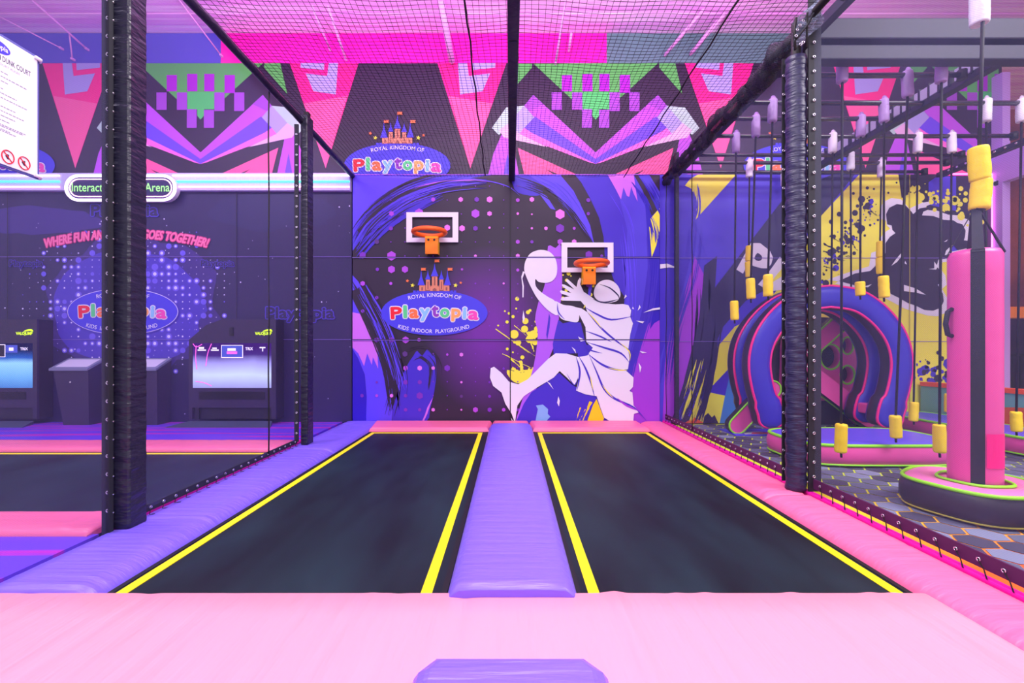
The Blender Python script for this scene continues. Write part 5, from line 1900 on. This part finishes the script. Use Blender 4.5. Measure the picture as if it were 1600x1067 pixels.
arc_strip(mb, BX, BY, rb + 0.003, ang - 0.30, ang + 0.19, z0 + 0.01, z1 - 0.01, 'webbing')
o = mb.build('stripe', t, recalc=False)
o['label'] = 'black webbing stripe'
mb = MB()
arc_strip(mb, BX, BY, rb + 0.006, ang + 0.24, ang + 1.15, 0.36, 0.60, 'inf_magenta', 8)
mb.build('patch', t, recalc=False)
mb = MB()
top = Vector((BX + 0.01, BY, 2.24))
for k in range(4):
    a_ = ang + k * math.pi / 2 - 0.05
    e_ = Vector((BX + rb * math.cos(a_), BY + rb * math.sin(a_), z1 - 0.03))
    tang = Vector((-math.sin(a_), math.cos(a_), 0)) * 0.032
    v = [mb.bm.verts.new(p) for p in (e_ - tang, e_ + tang, top + tang * .8, top - tang * .8)]
    off = Vector((math.cos(a_), math.sin(a_), 0)) * 0.006
    v2 = [mb.bm.verts.new(Vector(p.co) + off) for p in v]
    mi = mb.mi('webbing')
    mb.bm.faces.new(v).material_index = mi
    mb.bm.faces.new(v2[::-1]).material_index = mi
    for i in range(4):
        mb.bm.faces.new((v[i], v[(i + 1) % 4], v2[(i + 1) % 4], v2[i])).material_index = mi
mb.build('strap', t)
mb = MB()
a_ = ang - 1.05
c_, s_ = math.cos(a_), math.sin(a_)
mb.tube([(BX + rb * c_, BY + rb * s_, 1.49), (BX + (rb + .03) * c_, BY + (rb + .03) * s_, 1.47), (BX + (rb + .045) * c_, BY + (rb + .045) * s_, 1.38), (BX + (rb + .03) * c_, BY + (rb + .03) * s_, 1.30), (BX + rb * c_, BY + rb * s_, 1.29)], 0.016, 'webbing', 8)
mb.build('handle', t)
d = BY
x = gx(1530, d)
t = thing('bag_hanger', (x, d, 2.2), 'large double yellow foam roll on a black rope above the punch bag', 'hanger')
mb = MB()
foam_roll(mb, x, d, zpx(283, d), zpx(230, d), 0.062, 'yellow_foam', 4, -0.015)
foam_roll(mb, x + 0.01, d, zpx(328, d), zpx(280, d), 0.060, 'yellow_foam', 5, 0.02)
mb.build('foam_grip', t)
mb = MB()
mb.tube([(gx(1537, d), d, ZR - 0.05), (x, d, zpx(240, d))], 0.012, 'cord', 6)
mb.tube([(x, d, zpx(325, d)), (BX + .01, BY, 2.20)], 0.04, 'webbing', 8)
mb.build('rope', t)
mb = MB()
foam_roll(mb, gx(1537, d), rows['A'] - 0.06, zpx(34, d), zpx(-14, d), 0.058, WH, 6, 0.0)
mb.build('sleeve', t)


def ring_base(cx_, cy_, R_, h, hole, n_, rot, label):
    t = thing('ring_base', (cx_, cy_, 0), label, 'inflatable base')
    def poly(r, k):
        return [(cx_ + r * math.cos(rot + 2 * math.pi * i / k) * (1 + 0.035 * math.cos(n_ * 2 * math.pi * i / k)), cy_ + r * math.sin(rot + 2 * math.pi * i / k) * (1 + 0.035 * math.cos(n_ * 2 * math.pi * i / k))) for i in range(k)]
    K = 48
    mb = MB()
    levels = [(R_ - .07, 0.0), (R_ - .02, 0.03), (R_, h * .35), (R_, h * .65), (R_ - .02, h * .9), (R_ - .03, h * .93)]
    rings = [[mb.bm.verts.new((p[0], p[1], z)) for p in poly(r, K)] for r, z in levels]
    for a, b in zip(rings, rings[1:]):
        for k in range(K):
            f = mb.bm.faces.new((a[k], a[(k + 1) % K], b[(k + 1) % K], b[k]))
            f.material_index = mb.mi('inf_black')
            f.smooth = True
    mb.bm.faces.new(rings[0][::-1]).material_index = mb.mi('inf_black')
    mb.build('side_wall', t)
    mb = MB()
    levels = [(R_ - .035, h * .92), (R_ - .06, h * .98), (R_ - .12, h * 1.03), (hole + .08, h * 1.02), (hole + .02, h * .96), (hole, h * .85), (hole, h * .6), (0.01, h * .6)]
    rings = [[mb.bm.verts.new((p[0], p[1], z)) for p in poly(r, K)] for r, z in levels]
    for a, b in zip(rings, rings[1:]):
        for k in range(K):
            f = mb.bm.faces.new((a[k], a[(k + 1) % K], b[(k + 1) % K], b[k]))
            f.material_index = mb.mi('inf_pink_pale')
            f.smooth = True
    mb.build('top_cover', t)
    mb = MB()
    mb.tube([(p[0], p[1], h * .935) for p in poly(R_ - .022, K)], 0.014, 'lime', 6, closed=True)
    mb.tube([(p[0], p[1], h * 1.0) for p in poly(hole + .01, K)], 0.012, 'lime', 6, closed=True)
    mb.tube([(p[0], p[1], 0.022) for p in poly(R_ - .02, K)], 0.007, pm('olive'), 5, closed=True)
    o = mb.build('piping', t)
    o['label'] = 'lime green piping'


ring_base(3.42, 3.36, 0.42, 0.235, 0.19, 5, 0.3, 'pink topped inflatable ring base with black side and lime piping around the punch bag')


def platform(cx_, cy_, hx, hy, h, label, power=4, msh='inf_pink', extra=None):
    t = thing('inflatable_platform', (cx_, cy_, 0), label, 'inflatable platform')
    K = 64
    def poly(o):
        out = []
        for i in range(K):
            a_ = 2 * math.pi * i / K
            c, s = math.cos(a_), math.sin(a_)
            q = (abs(c) ** power + abs(s) ** power) ** (-1 / power)
            out.append((cx_ + (hx - o) * c * q, cy_ + (hy - o) * s * q))
        return out
    mb = MB()
    lv = [(.06, 0), (.015, .03), (0, h * .4), (.0, h * .65), (.02, h * .9)]
    rings = [[mb.bm.verts.new((p[0], p[1], z)) for p in poly(o)] for o, z in lv]
    for a, b in zip(rings, rings[1:]):
        for k in range(K):
            f = mb.bm.faces.new((a[k], a[(k + 1) % K], b[(k + 1) % K], b[k]))
            f.material_index = mb.mi(msh)
            f.smooth = True
    mb.bm.faces.new(rings[0][::-1]).material_index = mb.mi(msh)
    mb.build('side_wall', t)
    mb = MB()
    lv = [(.03, h * .92), (.06, h * .99), (.14, h * 1.02), (.4 * min(hx, hy), h * 1.03)]
    rings = [[mb.bm.verts.new((p[0], p[1], z)) for p in poly(o)] for o, z in lv]
    for a, b in zip(rings, rings[1:]):
        for k in range(K):
            f = mb.bm.faces.new((a[k], a[(k + 1) % K], b[(k + 1) % K], b[k]))
            f.material_index = mb.mi('inf_blue_top')
            f.smooth = True
    mb.bm.faces.new(rings[-1]).material_index = mb.mi('inf_blue_top')
    o = mb.build('top_cover', t)
    o['label'] = 'blue top cover'
    mb = MB()
    mb.tube([(p[0], p[1], h * .925) for p in poly(.022)], 0.018, 'lime', 6, closed=True)
    mb.tube([(p[0], p[1], 0.025) for p in poly(.012)], 0.010, 'lime', 6, closed=True)
    o = mb.build('piping', t)
    o['label'] = 'lime green piping'
    return t


platform(3.83, 5.02, 0.86, 0.50, 0.235, 'pink sided inflatable platform with a blue top between the round post and the punch bag')
platform(5.98, 5.85, 0.38, 1.12, 0.22, 'long pink and blue inflatable platform further back, passing behind the punch bag', 6)

# horseshoe arches
cl = [(0.0, 1.875), (0.36, 1.815), (0.66, 1.61), (0.87, 1.32), (0.945, 1.0), (0.90, 0.65), (0.80, 0.34), (0.775, 0.14)]
cl = cr(cl, 5, False)
cl = [(-x, z) for x, z in cl[::-1][:-1]] + cl
t = thing('horseshoe_arch', (4.27, 6.2, 0), 'pair of blue horseshoe inflatable arches with pink piping, one behind another', 'inflatable arch')
for k, yc in enumerate((6.14, 6.54)):
    mb, mp = MB(), MB()
    dep = 0.11
    n_ = len(cl)
    rings, e1, e2, e3, e4 = [], [], [], [], []
    xc = 4.255 - 0.0 * k
    for i, (x, z) in enumerate(cl):
        x0_, z0_ = cl[max(i - 1, 0)]
        x1_, z1_ = cl[min(i + 1, n_ - 1)]
        tx, tz = x1_ - x0_, z1_ - z0_
        L = math.hypot(tx, tz)
        nx_, nz_ = -tz / L, tx / L
        endk = min(i, n_ - 1 - i)
        hw = 0.145 + (0.03 if endk < 8 else 0)
        hw *= (1 - 0.55 * (1 - min(endk / 3, 1)) ** 2)
        sec = [(-hw, -dep * .7), (-hw * .93, -dep), (-hw * .4, -dep - .03), (hw * .4, -dep - .03), (hw * .93, -dep), (hw, -dep * .7), (hw + .02, 0), (hw, dep * .7), (hw * .93, dep), (-hw * .93, dep), (-hw, dep * .7), (-hw - .02, 0)]
        rings.append([mb.bm.verts.new((xc + x + nx_ * a, yc + b, z + nz_ * a)) for a, b in sec])
        e1.append((xc + x + nx_ * hw * .97, yc - dep * .93, z + nz_ * hw * .97))
        e2.append((xc + x - nx_ * hw * .97, yc - dep * .93, z - nz_ * hw * .97))
        e3.append((xc + x + nx_ * hw * .97, yc + dep * .93, z + nz_ * hw * .97))
        e4.append((xc + x - nx_ * hw * .97, yc + dep * .93, z - nz_ * hw * .97))
    ms = ['inf_blue', 'inf_blue', 'inf_blue', 'inf_blue', 'inf_blue', 'inf_black', 'inf_black', 'inf_blue', 'inf_blue', 'inf_blue', 'inf_black', 'inf_black']
    ms = [mb.mi('inf_blue') if s == 'inf_blue' else mb.mi('inf_black') for s in ms]
    for a, b in zip(rings, rings[1:]):
        for j in range(12):
            f = mb.bm.faces.new((a[j], a[(j + 1) % 12], b[(j + 1) % 12], b[j]))
            f.material_index = ms[j]
            f.smooth = True
    for rg in (rings[0][::-1], rings[-1]):
        mb.bm.faces.new(rg).material_index = mb.mi('inf_blue')
    a = mb.build('arch_body', t)
    a['label'] = ('front blue arch', 'rear blue arch')[k]
    mp.tube(e1 + e2[::-1], 0.017, 'inf_magenta', 6, closed=True)
    o = mp.build('piping', a)
    o['label'] = 'hot pink piping'
for yc in (6.34,):
    for sx in (-1, 1):
        mb = MB()
        mb.box((4.255 + sx * 0.72 - .07, yc - .09, 0.28), (4.255 + sx * 0.72 + .07, yc + .09, 0.42), 'inf_pink', 0.02)
        mb.build('spacer_block', t)
# the stand with holes behind the arches
cu_pts = [[(-0.75, .1), (-0.5, .05), (-.25, .35), (0, .42), (.25, .35), (.5, .05), (.72, .1), (.62, .5), (.6, .9), (.55, 1.3), (.45, 1.62), (.15, 1.5), (0, 1.42), (-.15, 1.5), (-.45, 1.62), (-.6, 1.3), (-.62, .9), (-.65, .5)]]
t = thing('inflatable_hole_wall', (4.8, 6.95, 0), 'pink inflatable wall with lime rimmed holes seen through the arches', 'inflatable obstacle')
holes = [(.05, 1.05, .17, .2), (-.33, .86, .16, .21), (.30, .78, .12, .15), (-.05, .58, .14, .14), (.30, 1.22, .10, .14), (.36, .38, .08, .12)]
cu = bpy.data.curves.new('c', 'CURVE')
cu.dimensions = '2D'
cu.fill_mode = 'BOTH'
cu.extrude = 0.04
cu.bevel_depth = 0.035
cu.bevel_resolution = 2
for poly in [cr(cu_pts[0], 4)] + [[(hx + ra * math.cos(-2 * math.pi * k / 24), hz + rb_ * math.sin(-2 * math.pi * k / 24)) for k in range(24)] for hx, hz, ra, rb_ in holes]:
    sp_ = cu.splines.new('POLY')
    sp_.points.add(len(poly) - 1)
    sp_.use_cyclic_u = True
    for i, p in enumerate(poly):
        sp_.points[i].co = (p[0], p[1], 0, 1)
oc = bpy.data.objects.new('c', cu)
COL.objects.link(oc)
bpy.context.view_layer.update()
me = bpy.data.meshes.new_from_object(oc.evaluated_get(bpy.context.evaluated_depsgraph_get()))
me.transform(Matrix.Translation((4.8, 6.95, 0)) @ Matrix.Rotation(R(90), 4, 'X'))
bpy.data.objects.remove(oc)
me.materials.clear()
me.materials.append(MATS['inf_pink'])
me.name = 'panel_body'
o = bpy.data.objects.new('panel_body', me)
COL.objects.link(o)
o.parent = t
o.matrix_parent_inverse = Matrix.Translation(-t.location)
mb = MB()
mb.prism(cr([(4.05, .05), (4.0, .8), (4.25, 1.4), (4.8, 1.66), (5.35, 1.45), (5.62, .9), (5.5, .05)], 5), 'y', 7.03, 7.075, 'inf_black')
mb.build('backing_cushion', t)
for hx, hz, ra, rb_ in holes:
    mb = MB()
    mb.tube([(4.8 + hx + (ra - .01) * math.cos(2 * math.pi * k / 24), 6.885, hz + (rb_ - .01) * math.sin(2 * math.pi * k / 24)) for k in range(24)], 0.018, 'lime', 6, closed=True)
    mb.build('hole_rim', t)


def log(name, a, b, hw, dep, label):
    """flat stuffed beam from a to b (x, z) at depth y"""
    (ax, ay, az), (bx, by, bz) = a, b
    t = thing(name, ((ax + bx) / 2, (ay + by) / 2, min(az, bz)), label, 'inflatable log')
    hd = math.hypot(bx - ax, by - ay)
    L = math.hypot(hd, bz - az)
    ux, uz = hd / L, (bz - az) / L
    nx_, nz_ = -uz, ux
    out = []
    for i in range(11):
        a_ = math.pi / 2 + math.pi * i / 10
        out.append((hw * math.cos(a_) * ux + hw * math.sin(a_) * nx_, az + hw * math.cos(a_) * uz + hw * math.sin(a_) * nz_))
    for i in range(11):
        a_ = -math.pi / 2 + math.pi * i / 10
        out.append((hd + hw * math.cos(a_) * ux + hw * math.sin(a_) * nx_, bz + hw * math.cos(a_) * uz + hw * math.sin(a_) * nz_))
    y0 = 0.0
    HM = Matrix.Translation((ax, ay, 0)) @ Matrix.Rotation(math.atan2(by - ay, bx - ax), 4, 'Z') @ Matrix.Translation((0, 0, 0))
    mb = MB()
    mb.prism(out, 'y', y0 - dep, y0 + dep, 'inf_pink', 'inf_black')
    bmesh.ops.transform(mb.bm, matrix=HM, verts=mb.bm.verts)
    mb.build('log_body', t)
    mb = MB()
    mb.tube([(p[0], y0 - dep, p[1]) for p in out], 0.013, 'lime', 6, closed=True)
    bmesh.ops.transform(mb.bm, matrix=HM, verts=mb.bm.verts)
    o = mb.build('piping', t)
    o['label'] = 'lime green piping'


def wx(px, d):
    return gx(px, d)


log('inflatable_log', (3.14, 6.345, 0.12), (3.62, 6.345, 0.62), 0.115, 0.07, 'slanting pink log with black side at the left foot of the arches')
log('inflatable_log', (wx(1345, 6.87), 6.77, 0.15), (wx(1250, 6.87), 6.77, 0.85), 0.13, 0.06, 'slanting pink log behind the arches, running down to the right')
log('inflatable_log', (wx(1255, 6.85), 6.77, 1.15), (wx(1322, 6.85), 6.77, 1.72), 0.12, 0.06, 'slanting pink log high behind the arches, rising to the right')
# printed floor mat
t = thing('floor_mat', (wx(1200, 6.2), 6.1, 0), 'blue printed mat with red and white mark on the carpet', 'mat')
mb = MB()
mb.box((3.05, 6.15, 0.0), (4.2, 6.62, 0.012), pm('logo'))
mb.build('mat_base', t)
mb = MB()
S_ = lambda z: (lambda q: (q[0], q[1], z))
mb.sheet([(3.2, 6.2), (3.6, 6.2), (3.5, 6.4), (3.25, 6.36)], pm('white'), S_(0.0135))
mb.sheet([(3.3, 6.22), (3.8, 6.24), (3.7, 6.33), (3.36, 6.32)], pm('red'), S_(0.015))
mb.build('print', t, recalc=False)

# ------------------------------------------------------------------ right end: low wall, door frame, room beyond
t = thing('low_wall', (6.5, 6.2, 0), 'low teal and orange painted wall behind the long platform', 'low wall')
mb = MB()
pl_ = [(6.36, 7.05), (6.62, 5.2), (6.74, 5.2), (6.48, 7.05)]
mb.prism(pl_, 'z', 0.0, 0.60, pm('teal'))
mb.build('wall_panel', t)
mb = MB()
mb.prism([(6.35, 7.05), (6.60, 5.2), (6.76, 5.2), (6.50, 7.05)], 'z', 0.60, 0.66, pm('orange2'))
mb.build('coping', t)
mb = MB()
fn = lambda u, z: (6.36 + 0.26 * u - 0.006, 7.05 - 1.85 * u, z)
mb.sheet(cr([(0.05, 0.02), (.2, .18), (.4, .33), (.62, .42), (.98, .45)], 4, False) + [(.98, .0), (.05, .0)], pm('orange'), lambda q: fn(*q))
mb.build('painted_wave', t, recalc=False)

# pink neon frame at the end of the mural
t = thing('neon_strip', (W(1548, 0)[0], D, 2.0), 'thin pink neon line around the corner of the yellow mural', 'neon light')
mb = MB()
a, b, c = W(1462, 273), W(1547, 273), W(1547, 470)
mb.tube([(a[0], D - 0.03, a[2]), (b[0], D - 0.03, b[2])], 0.012, 'neon_hot', 6)
mb.tube([(b[0], D - 0.03, b[2]), (c[0], D - 0.03, c[2])], 0.012, 'neon_hot', 6)
mb.build('neon_tube', t)
mb = MB()
mb.box((a[0], D - 0.018, a[2] - 0.02), (b[0] + 0.02, D, a[2] + 0.02), 'inf_pink')
mb.build('channel', t)
mat('pillar_lilac', (190, 150, 232), 0.5)
mat('room_brown', (120, 62, 60), 0.6, vary=((176, 90, 60), 0.9, (1, 1, 1), 0.4, 0.62))
mat('room_dark', (44, 34, 52), 0.6)
mb = MB()
mb.box((7.52, 6.95, 0), (7.64, 7.4, 5.4), 'pillar_lilac')
mb.box((7.52, 4.0, 3.72), (7.64, 6.95, 4.15), 'pillar_lilac')
tag(mb.build('trim_1'), None, kind='structure')
mb = MB()
mb.box((7.3, 9.4, -0.1), (13.5, 9.55, 6.2), 'room_brown')
mb.box((13.4, 3.0, -0.1), (13.55, 9.5, 6.2), 'room_brown')
tag(mb.build('wall_right'), None, kind='structure')
mb = MB()
mb.box((8.0, 8.6, 0.9), (13.3, 8.8, 1.25), 'room_dark')
mb.box((8.0, 8.75, 0), (13.3, 8.9, 1.9), 'room_dark')
tag(mb.build('counter'), 'dark counter in the room beyond the doorway at the right edge', 'counter')
mb = MB()
mb.box((7.66, 7.9, 1.70), (13.0, 8.1, 1.90), 'orange_metal', 0.02)
for xx in (7.7, 9.6, 11.5):
    mb.tube([(xx, 8.0, 0), (xx, 8.0, 1.72)], 0.04, 'orange_metal', 8)
tag(mb.build('foam_rail'), 'bright orange rail seen through the doorway at the right edge', 'rail')
t = thing('railing', (9.5, 7.75, 0), 'black barred railing in front of the far room at the right edge', 'railing')
mb = MB()
mb.box((7.66, 7.73, 1.04), (12.5, 7.77, 1.08), 'black_frame')
mb.box((7.66, 7.73, 0.3), (12.5, 7.77, 0.34), 'black_frame')
mb.build('top_bar', t)
xx = 7.72
for i in range(26):
    mb = MB()
    mb.box((xx, 7.735, 0.0), (xx + 0.03, 7.765, 1.06), 'black_frame')
    mb.build('bar', t)
    xx += 0.16
mb = MB()
mb.tube(cr([(7.9, 8.58, 1.62), (8.1, 8.58, 1.56), (8.3, 8.58, 1.62), (8.5, 8.58, 1.57), (8.7, 8.58, 1.64)], 5, False), 0.014, 'neon_violet', 6)
mb.tube([(8.05, 8.58, 1.25), (8.05, 8.6, 1.58)], 0.01, 'black_frame', 6)
tag(mb.build('neon_light'), 'small violet neon squiggle in the far room at the right edge', 'neon light')
mb = MB()
mb.tube([(W(1551, 0)[0] - 0.02, D - 0.06, W(0, 288)[2]), (W(1551, 0)[0] - 0.02, D + 0.0, W(0, 288)[2])], 0.05, 'white', 12)
mb.tube([(W(1551, 0)[0] - 0.02, D - 0.10, W(0, 288)[2] - .01), (W(1551, 0)[0] - 0.02, D - 0.05, W(0, 288)[2] - .01)], 0.035, 'black_frame', 12)
tag(mb.build('spot_light'), 'small round white fixture on the pillar beside the pink neon line', 'light fixture')
# floor under the far room belongs to the carpet slab
